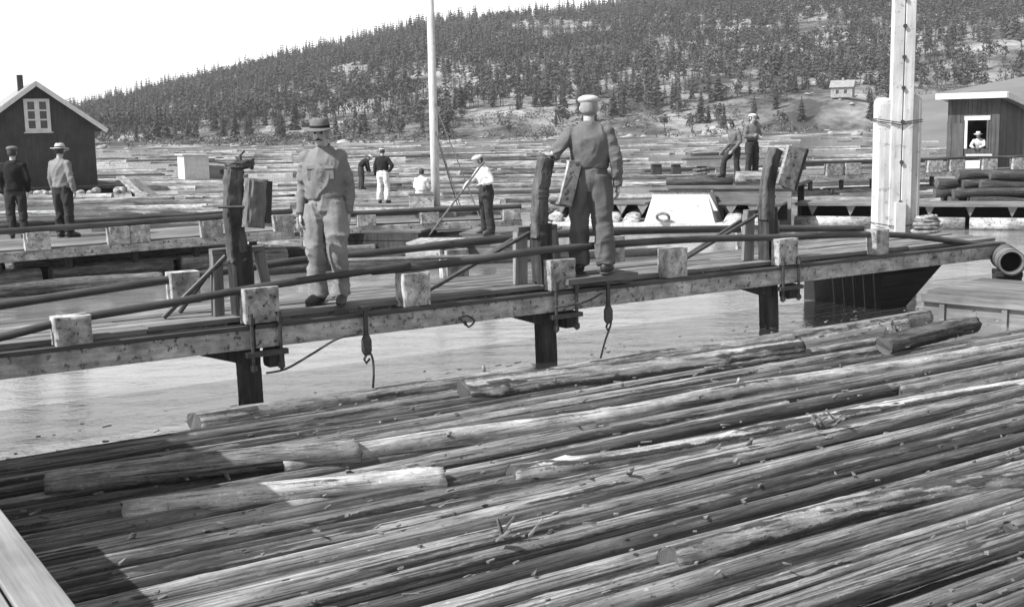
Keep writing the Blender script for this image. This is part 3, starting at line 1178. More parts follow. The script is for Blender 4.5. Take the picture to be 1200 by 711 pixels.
    part('gusset', MB().prism([(u0 - .55, .562), (u0 - .05, .562), (u0 - .05, .40)], .15, .36), 'pile', bridge)

# tackles hanging from the beam
def tackle(px, ztop, rope_pts, lab):
    u = u_of(px, -.05, .7)
    t = thing('rope_tackle', lab, 'pulley', b_world(u, -.06, .55), ANG, None)
    part('strap', MB().box(-.02, .02, -.012, .012, .02, .30), 'iron', t)
    part('strap', MB().box(-.05, .05, -.03, .06, .28, .31), 'iron', t)
    part('block', MB().loft([(0, 0, -.16), (0, 0, -.12), (0, 0, -.02), (0, 0, .04)], [.03, .055, .055, .03], [.03, .04, .04, .02], (1, 0, 0), 10), 'iron', t, True)
    part('hook', MB().tube([(0, 0, -.15), (-.03, 0, -.2), (-.01, 0, -.24), (.03, 0, -.2)], .012, 6), 'iron', t)
    for rp in rope_pts:
        w = [b_world(*on_v_pt(x, y, -.08)) for x, y in rp]
        inv = t.matrix_basis.inverted()
        part('rope', MB().tube(smooth_path([inv @ q for q in w]), .011, 6), 'rope', t, True)


def on_v_pt(x, y, v):
    u, z = on_v(x, y, v)
    return (u, v, z)


tackle(428, .8, [[(428, 404), (436, 418), (438, 436), (437, 456)], [(420, 391), (395, 397), (365, 415), (335, 432), (312, 437)]],
       'iron tackle hanging from the footbridge beam with a slack rope looping to the pile')
tackle(712, .8, [[(714, 362), (716, 378), (709, 400), (703, 423)], [(706, 343), (690, 352), (668, 358), (650, 360)]],
       'iron tackle hanging from the footbridge beam between two piles, rope dropping straight to the raft')
w = [b_world(*on_v_pt(x, y, -.03)) for x, y in ((538, 372), (546, 381), (540, 373), (548, 370), (556, 376), (549, 383), (545, 376))]
tag(MB().tube(smooth_path(w, 4), .010, 6).build('wire_tangle', 'rope', None, True), 'little tangle of wire caught on the face of the footbridge beam', 'wire')

# ------------------------------------------------------------------ scow, pontoon, drum at the bridge end
ua, ub, uc = u_of(1035, .3, .55), u_of(1108, .3, .55), u_of(1062, .3, 0)
sc_ = thing('black_scow', 'black scow with a raked end carrying the end of the footbridge', 'scow', b_world(ua, .2, 0), ANG)
part('hull', MB().prism([(0, -.3), (uc - ua, -.3), (uc - ua + .02, 0), (ub - ua, .545), (0, .545)], .12, 1.5), 'black_hull', sc_)  # hull and strakes share one near-black colour
for k in range(3):
    part('strake', MB().prism([(0, .05 + k * .17), (uc - ua + (.05 + k * .17) * .9, .05 + k * .17), (uc - ua + (.13 + k * .17) * .9, .13 + k * .17), (0, .13 + k * .17)], .09, .12), 'black_hull', sc_)
a, b, c = G(1084, 340, .36), G(1200, 350, .36), G(1106, 323, .36)
dx = (b - a).normalized(); yaw = atan2(dx.y, dx.x)
pt = thing('moored_pontoon', 'long grey timber pontoon moored beside the black scow', 'pontoon', (a.x, a.y, 0), yaw)
dp = (c - a).length
part('hull', MB().prism([(-.12, -.3), (5.0, -.3), (5.0, .33), (.02, .33)], .0, dp), 'hull', pt)
for k in range(4):
    part('deck_plank', MB().beam((.03, dp * (k + .5) / 4, .345), (5.0, dp * (k + .5) / 4, .345), dp / 4 - .01, .036, ch=.1), 'plank_u', pt)
part('rubbing_strake', MB().beam((-.02, -.03, .27), (5.0, -.03, .27), .06, .10), 'hull', pt)
for k in range(4):
    part('side_cleat', MB().beam((.25 + k * .8, -.02, -.1), (.25 + k * .8, -.02, .22), .07, .04, up=(0, 1, 0)), 'hull', pt)
dc = D(1186, 301, 16.0)
DRUM_S = .68
dr = thing('float_drum', 'hollow iron drum lying at the end of the footbridge, open end showing dark', 'drum', (dc.x, dc.y, dc.z - .25), radians(-15))
dr.scale = (DRUM_S,) * 3
n = 24
mb = MB()
prof = [(.0, .25), (1.2, .25), (1.2, .20), (.06, .20), (0.0, .21)]
vs = [(r * cos(2 * pi * k / n), y, .25 + r * sin(2 * pi * k / n)) for y, r in prof for k in range(n)]
fs = [(i * n + k, i * n + (k + 1) % n, ((i + 1) % 5) * n + (k + 1) % n, ((i + 1) % 5) * n + k) for i in range(5) for k in range(n)]
mb.add(vs, fs)
part('shell', mb, 'hull', dr, True)
part('hollow_shade', MB().tube([(0, .35, .25), (0, .4, .25)], .205, n), 'dark', dr)  # black disc painting the unlit hollow of the drum
for yy in (.0, .6, 1.15):
    part('hoop', MB().tube([(.256 * cos(t), yy + .02, .25 + .256 * sin(t)) for t in np.linspace(0, 2 * pi, 25)], .014, 6, cap=False), 'iron', dr, True)
# drum cradle down to the scow deck
part('cradle', MB().beam((-.25, .3, -.02), (.25, .3, -.02), .10, .10), 'pile', dr)
part('cradle', MB().beam((-.25, .9, -.02), (.25, .9, -.02), .10, .10), 'pile', dr)
part('cradle_leg', MB().beam((0, .6, -.45), (0, .6, -.06), .5, .6, up=(0, 1, 0)), 'pile', dr)

# ------------------------------------------------------------------ white mast between two piles
mp = b_world(u_of(1047, BW + .35, .85), BW + .35, .85)
mast = thing('mooring_mast', 'tall whitewashed double mast clamped between two rounded white piles', 'mast', (mp.x, mp.y, 0), radians(-3))
s = FPX / mp.y
def mx(px): return (px - 1047) / s
def rounded(x, w, z0, z1):
    zs = [z0, z1 - .10, z1 - .04, z1 - .01, z1]
    return MB().loft([(x, 0, z) for z in zs], [w / 2, w / 2, w / 2 * .93, w / 2 * .75, w / 2 * .3], [w / 2, w / 2, w / 2 * .93, w / 2 * .75, w / 2 * .3], (1, 0, 0), 16, power=3.5)
part('pile', rounded(mx(1032), .27, -1, 2.86), 'mast', mast)
part('pile', rounded(mx(1066), .23, -1, 2.88), 'mast', mast)
part('spar', MB().beam((mx(1044), -.09, .3), (mx(1045), -.09, 8.5), .165, .16, up=(0, 1, 0), ch=.06), 'mast', mast)
part('spar', MB().beam((mx(1057), -.09, .3), (mx(1058), -.09, 8.5), .15, .16, up=(0, 1, 0), ch=.06), 'mast', mast)
part('gap_strip', MB().beam((mx(1051), -.05, .8), (mx(1052), -.05, 8.4), .045, .1, up=(0, 1, 0)), 'pile', mast)  # dark strip filling the gap between the two spars
for z in (3.0, 3.45, 3.9, 4.3, 4.7, 2.5, 1.9, 1.3):
    part('bolt', MB().tube([(mx(1050.5), -.20, z), (mx(1050.5), -.1, z)], .03, 8), 'iron', mast)
for z in (2.50, 2.53, .97):
    xs_ = [mx(1021), mx(1021), mx(1047), mx(1074), mx(1074)]
    part('wire_binding', MB().tube([(xs_[0], .12, z + .02), (xs_[1], -.15, z + .02), (xs_[2], -.20, z - .04), (xs_[3], -.14, z), (xs_[4], .12, z)], .008, 6), 'rope', mast)
part('spar_foot', MB().beam((mx(1050), -.2, .8), (mx(1050), -.2, 1.3), .16, .08, up=(0, 1, 0), ch=.1), 'white', mast)
# coil of hawser at its foot
hp_ = b_world(u_of(1086, BW - .2, .9), BW - .2, .85)
co = thing('hawser_coil', 'heap of pale coiled hawser on the bridge deck at the foot of the mast', 'rope', hp_, .3)
for q in range(5):
    part('coil', MB().tube([((.22 - .02 * q) * cos(t) + random.uniform(-.03, .03), (.15 - .01 * q) * sin(t), .03 + .05 * q + random.uniform(-.01, .02)) for t in np.linspace(0, 2 * pi, 15)], .03, 7, cap=False), 'chip' if q % 2 else 'white_block', co, True)


# ------------------------------------------------------------------ floating walkways behind
def walkway(name, label, A, Bp, zb, blocks, railh=.36, posts_=None, depth=1.1, group=None, bsz=(.40, .30), shift=(0, 0)):
    a, b = G(A[0], A[1], zb), G(Bp[0], Bp[1], zb)
    d = b - a
    L, yaw = d.length, atan2(d.y, d.x)
    t = thing(name, label, 'walkway', (a.x, a.y, 0), yaw, group)
    inv = (Matrix.Translation((a.x, a.y, 0)) @ Matrix.Rotation(yaw, 4, 'Z')).inverted()
    part('side_beam', MB().beam((0, .06, zb - .08), (L, .06, zb - .08), .12, .16, segs=8, wob=.01), 'beam', t)
    part('side_beam', MB().beam((0, depth, zb - .08), (L, depth, zb - .08), .12, .16, segs=8, wob=.01), 'beam', t)
    rows_ = 4
    for r_ in range(rows_):
        y = .13 + (depth - .2) * (r_ + .5) / rows_
        part('board', MB().beam((0, y, zb + .01), (L, y, zb + .01), (depth - .2) / rows_ - .02, .04, segs=6, wob=.004), 'plank_u', t)
    xs_ = []
    for px in blocks:
        lo, hi = 0, L
        for _ in range(40):
            m = (lo + hi) / 2
            w_ = a + d * (m / L)
            if proj(w_)[0] < px: lo = m
            else: hi = m
        xs_.append(lo)
        bb = part('rail_block', MB().beam((lo, .08, zb - .0), (lo, .08, zb + railh - .05), bsz[0], .2, up=(0, 1, 0), ch=.06), 'white_block', t)
    rr = MB().tube(smooth_path([(k * L / 8, .08, zb + railh + random.uniform(-.015, .02)) for k in range(9)], 3), .055, 9)
    part('hand_rail', rr, 'rail', t, True)
    rr = MB().tube(smooth_path([(k * L / 8, depth, zb + railh - .1 + random.uniform(-.015, .02)) for k in range(9)], 3), .05, 9)
    part('hand_rail', rr, 'rail', t, True)
    k = 0
    while k * 2.4 + 1 < L:                                            # float logs underneath
        part('float_log', MB().tube([(k * 2.4 + .1, .35, .12), (k * 2.4 + 2.3, .35, .12)], .17, 10), 'log_far', t, True)
        part('float_log', MB().tube([(k * 2.4 + .1, depth - .2, .12), (k * 2.4 + 2.3, depth - .2, .12)], .17, 10), 'log_far', t, True)
        k += 1
    k = 0
    while k * 1.2 + .4 < L:
        part('strut', MB().beam((k * 1.2 + .4, .3, .2), (k * 1.2 + .4, .3, zb - .1), .12, .12, up=(0, 1, 0)), 'pile', t)
        k += 1
    return t


walkway('floating_walkway', 'wide floating walkway with dark rails and white blocks before the dark house', (-120, 306), (345, 270), .62, (-60, 46, 142, 164, 250, 335), .36, depth=2.6)
walkway('floating_walkway', 'low floating walkway with white blocks leading up to the thin pale pole', (352, 268), (612, 257), .55, (360, 385, 430, 504, 600), .28)
walkway('floating_walkway', 'distant floating walkway with white blocks in front of the plank shed', (905, 208), (1260, 196), .75, (978, 1000, 1096, 1122, 1160, 1195, 1230), .45, bsz=(.6, .3))

# dark plank scow below the middle walkway, pale float box beside it
def px_box(name, label, cat, l, r, ytop, z1, z0, depth, mats, yaw=0.0, flare=0.0, planks=0):
    a, b = G(l, ytop, z1), G(r, ytop, z1)
    yw = atan2(b.y - a.y, b.x - a.x) if yaw is None else yaw
    L = (b - a).length
    t = thing(name, label, cat, (a.x, a.y, 0), yw)
    part('hull', MB().prism([(flare, z0), (L - flare, z0), (L, z1), (0, z1)], 0, depth), mats[0], t)
    part('deck', MB().box(-.03, L + .03, -.03, depth + .03, z1 + .001, z1 + .05), mats[1], t)
    for k in range(planks):
        z = z0 + (z1 - z0) * (k + .5) / planks
        h = (z1 - z0) / planks
        part('plank', MB().beam((flare * (1 - (k + .5) / planks) + .01, -.015, z), (L - flare * (1 - (k + .5) / planks) - .01, -.015, z), .03, h - .015, ch=.15), mats[0], t)
    return t


px_box('work_scow', 'dark planked scow afloat under the middle walkway', 'scow', 405, 492, 273, .40, -.1, 1.3, ('pile', 'plank_u'), None, .12, 3)
px_box('float_box', 'pale sloping float box next to the dark planked scow', 'float', 478, 530, 287, .30, -.1, 1.0, ('beam', 'white_block'), None, -.12, 0)
px_box('work_raft', 'small plank raft carrying the man with the pike pole', 'raft', 540, 640, 276, .38, -.1, 1.6, ('hull', 'plank_u'), None, .1, 2)
px_box('work_raft', 'low raft of planks where the man in dark jersey and white trousers stands', 'raft', 415, 480, 241, .28, -.1, 2.2, ('beam', 'plank_u'), None, .1, 0)

# pale pole with stays
pp = G(511, 242, .3)
pole = thing('guyed_pole', 'thin pale round pole standing behind the middle walkway, with wire stays', 'pole', (pp.x, pp.y, 0), 0)
part('shaft', MB().tube([(0, 0, -1), (0, 0, 3), (0, 0, 9.5)], [.135, .12, .09], 12), 'mast', pole, True)
for tx, ty, bx, by in ((508, 148, 541, 245), (509, 120, 562, 252), (508, 148, 536, 238)):
    q = D(tx, ty, pp.y); w_ = G(bx, by, .3)
    part('stay', MB().tube([Vector((q.x - pp.x, 0, q.z)), Vector((w_.x - pp.x, w_.y - pp.y, .25))], .018, 5), 'rope', pole)
part('footing', MB().box(-.6, .6, -.5, .5, -.1, .28), 'plank_u', pole)

# boom logs between the footbridge and the left walkway
for i, (x0, y0, x1, y1, r0, mt, lb) in enumerate(((-30, 326, 268, 306, .15, 'log_dark', 'thick dark boom log afloat just behind the footbridge'),
                                              (-30, 345, 190, 327, .12, 'log_far', 'grey boom log afloat close behind the footbridge rail'),
                                              (130, 309, 440, 291, .12, 'log_far', 'long pale boom log between the footbridge and the left walkway'),
                                              (-30, 314, 120, 303, .12, 'log', 'bark-patched boom log under the left walkway'),
                                              (300, 318, 470, 303, .13, 'log_dark', 'dark boom log behind the man in the brimmed hat'))):
    px_log((x0, y0), (x1, y1), .08, r0, r0 * .85, .3, mt, lb, 600 + i)

# ------------------------------------------------------------------ white sorting flume with raised platform
fp = G(640, 268, .05)
fr = G(905, 271, .05)
fy = atan2(fr.y - fp.y, fr.x - fp.x)
FL = (fr - fp).length
fl = thing('sorting_flume', 'white painted sorting flume with bracketed ledges and a flared white housing', 'flume', (fp.x, fp.y, 0), fy)
fs_ = FL / (905 - 640)
def fx(px): return (px - 640) * fs_
part('hull', MB().prism([(0, -.3), (FL, -.3), (FL, .22), (0, .22)], .0, 2.2), 'mast', fl)
part('skirt', MB().prism([(-.01, .0), (FL + .01, .0), (FL + .01, .12), (-.01, .12)], -.05, .0), 'hull', fl)
for k in range(11):
    x = fx(648 + k * 23.5)
    if fx(752) < x < fx(842): continue
    part('sloping_cheek', MB().loft([(x, .05, .2), (x, .35, .35), (x, .8, .45)], [.23, .2, .15], [.07, .09, .06], (1, 0, 0), 10), 'beam', fl, True)
x0, x1 = fx(758), fx(840)
mb = MB()
h0, h1 = .22, .94
vs = [(x0, .1, h0), (x1, .1, h0), (x1, 1.0, h0), (x0, 1.0, h0), (x0 + .2, .28, h1), (x1 - .22, .28, h1), (x1 - .22, 1.0, h1), (x0 + .2, 1.0, h1)]
mb.add(vs, [(0, 1, 5, 4), (1, 2, 6, 5), (2, 3, 7, 6), (3, 0, 4, 7), (4, 5, 6, 7), (3, 2, 1, 0)])
part('housing', mb, 'mast', fl)
part('housing_rim', MB().beam((x0 + .1, .29, .963), (x1 - .15, .29, .963), .12, .045), 'pile', fl)
part('housing_fin', MB().prism([(x1 - .2, h0 + .28), (x1 + .04, h0 + .28), (x1 - .19, h1 - .01)], .26, .30), 'white', fl)
for (l_, r_) in ((0, x0 - .02), (x1 + .05, FL + .2)):
    part('ledge', MB().beam((l_, .62, .66), (r_, .62, .66), .66, .05), 'plank_u', fl)
    part('ledge_shade', MB().box(l_, r_, .95, 1.0, .25, .63), 'dark', fl)  # near-black sheet standing in for the shade under the ledge
    k = l_ + .15
    while k < r_ - .1:
        part('bracket', MB().prism([(k, .632), (k + .28, .632), (k + .14, .40)], .32, .40), 'plank_v', fl)
        k += .52
pl0, pl1 = fx(775), fx(918)
part('platform_skirt', MB().box(pl0, pl1, 1.10, 1.15, .1, .965), 'hull', fl)
part('platform', MB().box(pl0, pl1, 1.05, 4.6, .97, 1.05), 'plank_u', fl)
for x in (pl0 + .2, (pl0 + pl1) / 2, pl1 - .2):
    for y in (1.2, 4.4):
        part('platform_leg', MB().beam((x, y, -.5), (x, y, .97), .16, .16, up=(0, 1, 0)), 'pile', fl)
part('walk_log', MB().tube([(fx(770), 1.4, 1.14), (fx(800), 1.4, 1.15), (fx(848), 1.45, 1.13)], [.1, .11, .09], 9), 'log_dark', fl, True)
part('skid_plank', MB().beam((fx(845), 1.9, 1.10), (fx(925), 2.5, 1.42), .12, .08), 'pile', fl)
bx = thing('rope_fender', 'old rope ring hanging on the foot of the white flume housing', 'fender', fl.matrix_basis @ Vector((fx(782), -.02, .22)), fy)
part('ring', MB().tube([(.15 * cos(t), -.03 - .02 * sin(3 * t), .14 + .09 * sin(t)) for t in np.linspace(0, 2 * pi, 20)], .035, 7, cap=False), 'chip', bx, True)
a, b = fl.matrix_basis @ Vector((fx(853), 1.25, 1.22)), fl.matrix_basis @ Vector((fx(899), 1.25, 1.22))
me = log_mesh('log_butt', (b - a).length, .17, .16, 24, 16, 700, .1, 'log')
tag(log_obj(me, (a + b) / 2, fy, 0, 0, 'log_butt'), 'short thick grey log butt lying on the flume platform', 'log')

# ledge going on to the right, with pale logs under it
lp = G(930, 262, .1); lq = G(1260, 266, .1)
ly = atan2(lq.y - lp.y, lq.x - lp.x); LL = (lq - lp).length
lg = thing('timber_boom', 'long heavy timber boom with a painted dark shadow gap, running right from the sorting flume', 'boom', (lp.x, lp.y, 0), ly)
part('top_deck', MB().beam((0, .7, .56), (LL, .7, .56), 1.1, .07, segs=8, wob=.01), 'plank_u', lg)
part('boom_shade', MB().box(0, LL, 1.1, 1.16, .0, .52), 'dark', lg)  # black strip paints the shadow below the boom deck
k = .3
while k < LL:
    part('bracket', MB().prism([(k, .52), (k + .22, .52), (k + .1, .28)], .25, .34), 'plank_v', lg); k += .9
k = 0
while k < LL - .5:
    part('float_log', MB().tube([(k, .2, .13), (k + 1.9, .2, .13)], .15, 10), 'beam', lg, True); k += 2.0

# log stack right
st0 = G(1118, 244, .15)
rs = random.Random(77)
for lev in range(4):
    for k in range(4 - (lev > 2)):
        p_ = Vector((st0.x + 1.9 + rs.uniform(-.25, .25) + lev * .12, st0.y + k * .32 + lev * .1, .32 + lev * .23))
        o = log_obj(FARD[rs.randrange(4)], p_, rs.uniform(-.05, .05), rs.uniform(0, 6))
        o.scale = (.62, .85, .85)
        tag(o, 'dark log in the black stack in front of the plank shed', 'log', 'dark logs stacked before the shed')
tb = thing('stack_float', 'low float of timbers carrying the black log stack', 'float', (st0.x, st0.y, 0), 0)
part('deck', MB().box(-.2, 4.2, -.2, 1.6, -.2, .19), 'hull', tb)
part('bearer', MB().box(.2, .4, -.3, 1.7, .19, .22), 'pile', tb)

# small mooring stubs
for px, py, lab in ((769, 203, 'small dark square mooring stub on the pond, the narrower one behind the flume'),
                    (792, 203, 'small dark tapered mooring stub on the pond behind the flume'),
                    (822, 206, 'squat mooring stub wound with rope behind the flume')):
    g_ = G(px, py, .1)
    t = thing('mooring_stub', lab, 'bollard', (g_.x, g_.y, 0), .1)
    part('post', MB().beam((0, 0, -.4), (0, 0, .55), .55, .5, up=(0, 1, 0), w1=.40 if px != 769 else .5, h1=.4), 'pile', t)
    part('cap', MB().box(-.3, .3, -.25, .25, .551, .60), 'plank_u', t)
    if px == 822:
        part('rope_turn', MB().tube([(.38 * cos(q), .34 * sin(q), .1 + q * .03) for q in np.linspace(0, 12, 40)], .05, 6), 'chip', t, True)

# ------------------------------------------------------------------ house left
hg = G(114, 219, .25)
hyaw = radians(27)
house = thing('wooden_house', 'dark timber house with white gable window and pale roof edges', 'house', (hg.x, hg.y, 0), hyaw)
HW, HE, HR, HD = 4.75, 3.2, 4.95, 8.0                                # gable width, eaves, ridge, length; local origin = right front corner
HB = .35
mb = MB().prism([(-HW, HB), (0, HB), (0, HE), (-HW / 2, HR), (-HW, HE)], 0, HD)
part('wall', mb, 'siding', house)
for k in range(26):                                                   # vertical cover battens
    x = -HW + .13 + k * (HW - .26) / 25
    zt_ = HE + (HR - HE) * (1 - abs(x + HW / 2) / (HW / 2)) - .08
    part('batten', MB().beam((x, -.012, HB), (x, -.012, zt_), .045, .024, up=(0, 1, 0)), 'siding', house)
for sgn in (-1, 1):
    e = Vector((-HW / 2 + sgn * (HW / 2 + .55), 0, HE - .55 * (HR - HE) / (HW / 2)))
    rg = Vector((-HW / 2, 0, HR))
    def off(p, y, dz): return (p.x, y, p.z + dz)
    mb = MB(); mb.add([off(e, -.45, .03), off(rg, -.45, .03), off(rg, HD + .4, .03), off(e, HD + .4, .03), off(e, -.45, .12), off(rg, -.45, .12), off(rg, HD + .4, .12), off(e, HD + .4, .12)],
                      [(0, 1, 2, 3), (4, 5, 6, 7), (0, 1, 5, 4), (1, 2, 6, 5), (2, 3, 7, 6), (3, 0, 4, 7)])
    part('roof', mb, 'roof', house)
    part('barge_board', MB().beam(off(e, -.48, .02), off(rg, -.48, .02), .04, .20, up=(0, 0, 1)), 'white', house)
wd = part('window', MB().box(-HW / 2 - .55, -HW / 2 + .55, -.05, .0, 2.85 - .03, 4.3), 'white', house)
for sx in (-.25, .25):
    for k in range(3):
        part('pane', MB().box(-HW / 2 + sx - .145, -HW / 2 + sx + .145, -.056, -.049, 2.98 + k * .42, 3.33 + k * .42), 'glass', wd)
part('sill', MB().box(-HW / 2 - .62, -HW / 2 + .62, -.12, -.051, 2.77, 2.819), 'white', wd)
part('chimney', MB().beam((-HW / 2 - .35, 3.0, 4.4), (-HW / 2 - .35, 3.0, 5.5), .26, .26, up=(0, 1, 0)), 'iron', house)
part('corner_board', MB().beam((.01, .05, HB), (.01, .05, HE - .1), .05, .14, up=(0, 1, 0)), 'siding', house)
hp2 = thing('house_pier', 'low dark timber pier with pale stones under the dark house', 'pier', (hg.x, hg.y, 0), hyaw)
part('deck', MB().box(-9, 1.0, -.9, 10, .2, .345), 'pile', hp2)
part('crib', MB().box(-8.9, .9, -.7, 9.9, -.6, .2), 'dark', hp2)
rs = random.Random(2)
for k in range(26):
    x, y = rs.uniform(-6, 1.6), rs.uniform(-1.5, -.75)
    part('stone', MB().ball((x, y, rs.uniform(.02, .12)), (rs.uniform(.12, .26), rs.uniform(.1, .2), rs.uniform(.1, .2)), 8, 5), 'white_block', hp2, True)

# leaning trestle boards
tp = G(172, 232, .1); tq = G(140, 207, .1)
tr = thing('leaning_planks', 'pair of pale planks leaning together on the water beside the dark house', 'planks', (tp.x, tp.y, 0), 0)
tz = D(141, 207, tp.y + 1)
part('plank', MB().beam((0, 0, .0), (tz.x - tp.x, 1.0, tz.z), .38, .07), 'white_block', tr)
part('plank', MB().beam((.45, .35, .0), (tz.x - tp.x + .42, 1.25, tz.z - .15), .34, .07), 'plank_u', tr)
part('prop', MB().beam((-1.0, 1.6, .0), (-1.0, 1.2, tz.z - .25), .1, .1), 'pile', tr)
part('float', MB().box(-1.6, .9, -.1, 2.0, -.15, .06), 'hull', tr)

# white hut on the pond
wh = G(217, 211, .12)
hut = thing('white_hut', 'small white box hut with a lean-to roof floating on the pond', 'hut', (wh.x, wh.y, 0), radians(28))
part('float', MB().box(-.2, 3.2, -.2, 1.8, -.2, .14), 'hull', hut)
part('wall', MB().prism([(0, .141), (1.35, .141), (1.35, 1.4), (0, 1.45)], 0, 1.6), 'white', hut)
part('side_bench', MB().prism([(1.35, .141), (3.0, .141), (3.0, .65), (1.35, .9)], .1, 1.5), 'plank_u', hut)
part('roof', MB().beam((-.1, .8, 1.49), (1.45, .8, 1.44), 1.8, .06), 'white', hut)
part('roof', MB().beam((1.37, .8, 1.12), (3.1, .8, .82), 1.6, .05), 'plank_u', hut)
part('ring', MB().ball((2.1, .08, .5), (.14, .06, .14), 10, 6), 'pile', hut, True)

# ------------------------------------------------------------------ plank shed right
sg = G(1169, 206, .45)
sy = radians(-38)
shed = thing('plank_shed', 'dark plank shed with white roof edge and an open window', 'shed', (sg.x, sg.y, 0), sy)
SW, SD, SH = 1.9, 3.4, 3.3                                          # local origin = front right corner
part('floor', MB().box(-SW - .3, .3, -.4, SD + .3, .30, .44), 'plank_u', shed)
for x in (-SW, 0):
    for y in (.1, SD - .1):
        part('stilt', MB().beam((x, y, -.8), (x, y, .30), .22, .22, up=(0, 1, 0)), 'pile', shed)
wx0, wx1, wz0, wz1 = -1.15, -.45, 1.45, 2.5
def siding(x0, x1, z0, z1):
    k = x0
    while k < x1 - .01:
        w_ = min(.16, x1 - k)
        part('board', MB().beam((k + w_ / 2, .02 + random.uniform(-.006, .006), z0), (k + w_ / 2, .02, z1), w_ - .008, .03, up=(0, 1, 0), ch=.1), 'siding2', shed)
        k += .16
siding(-SW, wx0, .44, SH); siding(wx1, 0, .44, SH); siding(wx0, wx1, .44, wz0); siding(wx0, wx1, wz1, SH)
k = .05
while k < SD:
    part('board', MB().beam((-.02, k + .08, .44), (-.02, k + .08, SH - .02 - k * .13), .03, .152, up=(0, 1, 0), ch=.1), 'siding2', shed); k += .16
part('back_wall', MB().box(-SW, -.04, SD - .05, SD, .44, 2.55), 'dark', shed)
part('side_wall', MB().box(-SW - .02, -SW + .03, .04, SD, .44, 2.55), 'siding2', shed)
mb = MB(); mb.add([(-SW - .3, -.45, SH + .06), (.35, -.45, SH + .06), (.35, SD + .3, SH - .43), (-SW - .3, SD + .3, SH - .43),
                   (-SW - .3, -.45, SH + .14), (.35, -.45, SH + .14), (.35, SD + .3, SH - .35), (-SW - .3, SD + .3, SH - .35)],
                  [(0, 1, 2, 3), (4, 5, 6, 7), (0, 1, 5, 4), (1, 2, 6, 5), (2, 3, 7, 6), (3, 0, 4, 7)])
part('roof', mb, 'roof', shed)
part('fascia', MB().beam((-SW - .32, -.47, SH + .10), (.37, -.47, SH + .10), .04, .22), 'white', shed)
part('fascia', MB().beam((.38, -.44, SH + .09), (.38, SD + .3, SH - .40), .04, .22), 'white', shed)
wf = part('window', MB().box(wx0 - .12, wx1 + .12, -.03, .02, wz1 + .002, wz1 + .16), 'white', shed)
part('frame', MB().box(wx0 - .10, wx0 - .0, -.02, .02, wz0, wz1), 'white', wf)
part('frame', MB().box(wx1 + .0, wx1 + .07, -.02, .02, wz0, wz1), 'siding2', wf)
part('shutter', MB().box(wx0 - .55, wx0 - .12, -.05, -.002, wz0 - .4, wz1 - .1), 'siding2', shed)
part('white_board', MB().box(wx0 + .0, wx1 + .25, -.10, -.04, .55, 1.25), 'white', shed)

# ------------------------------------------------------------------ white farmhouse on the far side
fd = 303.0
fxx = (987 - 600) / FPX * fd
fz = float(terr(np.array([fxx]), np.array([fd]))[0])
fh = thing('farmhouse', 'small white farmhouse with a pale roof at the foot of the far hill', 'house', (fxx, fd, fz - .2), radians(-25))
part('wall', MB().prism([(-2.6, 0), (2.6, 0), (2.6, 2.6), (-2.6, 2.6)], -1.9, 1.9), 'beam', fh)
mb = MB(); mb.add([(-3, -2.3, 2.5), (3, -2.3, 2.5), (3, 0, 4.3), (-3, 0, 4.3), (-3, 2.3, 2.5), (3, 2.3, 2.5)], [(0, 1, 2, 3), (3, 2, 5, 4), (0, 3, 4), (1, 5, 2), (0, 4, 5, 1)])
part('roof', mb, 'roof', fh)
part('window', MB().box(-1.4, -.7, -1.94, -1.9, 1.0, 1.9), 'glass', fh)
part('window', MB().box(.6, 1.3, -1.94, -1.9, 1.0, 1.9), 'glass', fh)
part('chimney', MB().box(-.25, .25, -.25, .25, 4.0, 4.9), 'roof', fh)

# ------------------------------------------------------------------ the jetty the photographer stands on
JE = (G(0, 600, 1.0).dot(E1) + G(75, 670, 1.0).dot(E1)) / 2
jt = thing('plank_jetty', 'pale plank jetty whose corner shows beside the log raft', 'jetty', raft_pt(JE, 0, 0), ANG + pi / 2)
# local x runs along E2 (away), local y runs along -E1 (to the left)
rj = random.Random(6)
pw = .175
for k in range(20):
    part('plank', MB().beam((-2.5, .01 + pw * (k + .5), .975 + rj.uniform(-.004, .004)), (10.05, .01 + pw * (k + .5), .975), pw - .012, .05, ch=.1, segs=8, wob=.003), 'jetty', jt)
part('edge_beam', MB().beam((-2.5, .09, .86), (10.05, .09, .86), .14, .17), 'jetty', jt)
for k in range(6):
    part('pile', MB().tube([(-2 + k * 2.35, .35, -1), (-2 + k * 2.35, .35, .78)], .13, 10), 'pile', jt, True)
    part('crossbeam', MB().beam((-2 + k * 2.35, .05, .84), (-2 + k * 2.35, 3.5, .84), .16, .14), 'pile', jt)
# hut added on the jetty, out of view, to cast the shadow over the raft
js = thing('added_shadow_hut', 'low plank hut added on the jetty, out of view, to cast the broad shadow over the raft', 'hut', raft_pt(JE - .06, 7.4, 0), ANG + pi / 2)
part('wall', MB().prism([(0, 1.0), (2.5, 1.0), (2.5, 2.15), (0, 2.15)], .05, 2.2), 'siding2', js)
for k in range(15):
    part('roof_board', MB().box(-.08 + k * .173, .088 + k * .173, -.02 - rj.uniform(-.10, .22), 2.3, 2.16 + .02 * (k % 2), 2.20 + .02 * (k % 2)), 'plank_u', js)  # uneven board ends roughen the edge of the cast shadow
part('door', MB().box(.6, 1.4, .02, .05, 1.01, 1.95), 'plank_v', js)


# ------------------------------------------------------------------ people
def cloth(name, lo, hi, rough=0.95):
    M[name] = surf(name, lo, hi, 60, (1, 1, 1), rough, 0.15, 0.12, 4, spec=0.1, bdist=.004)


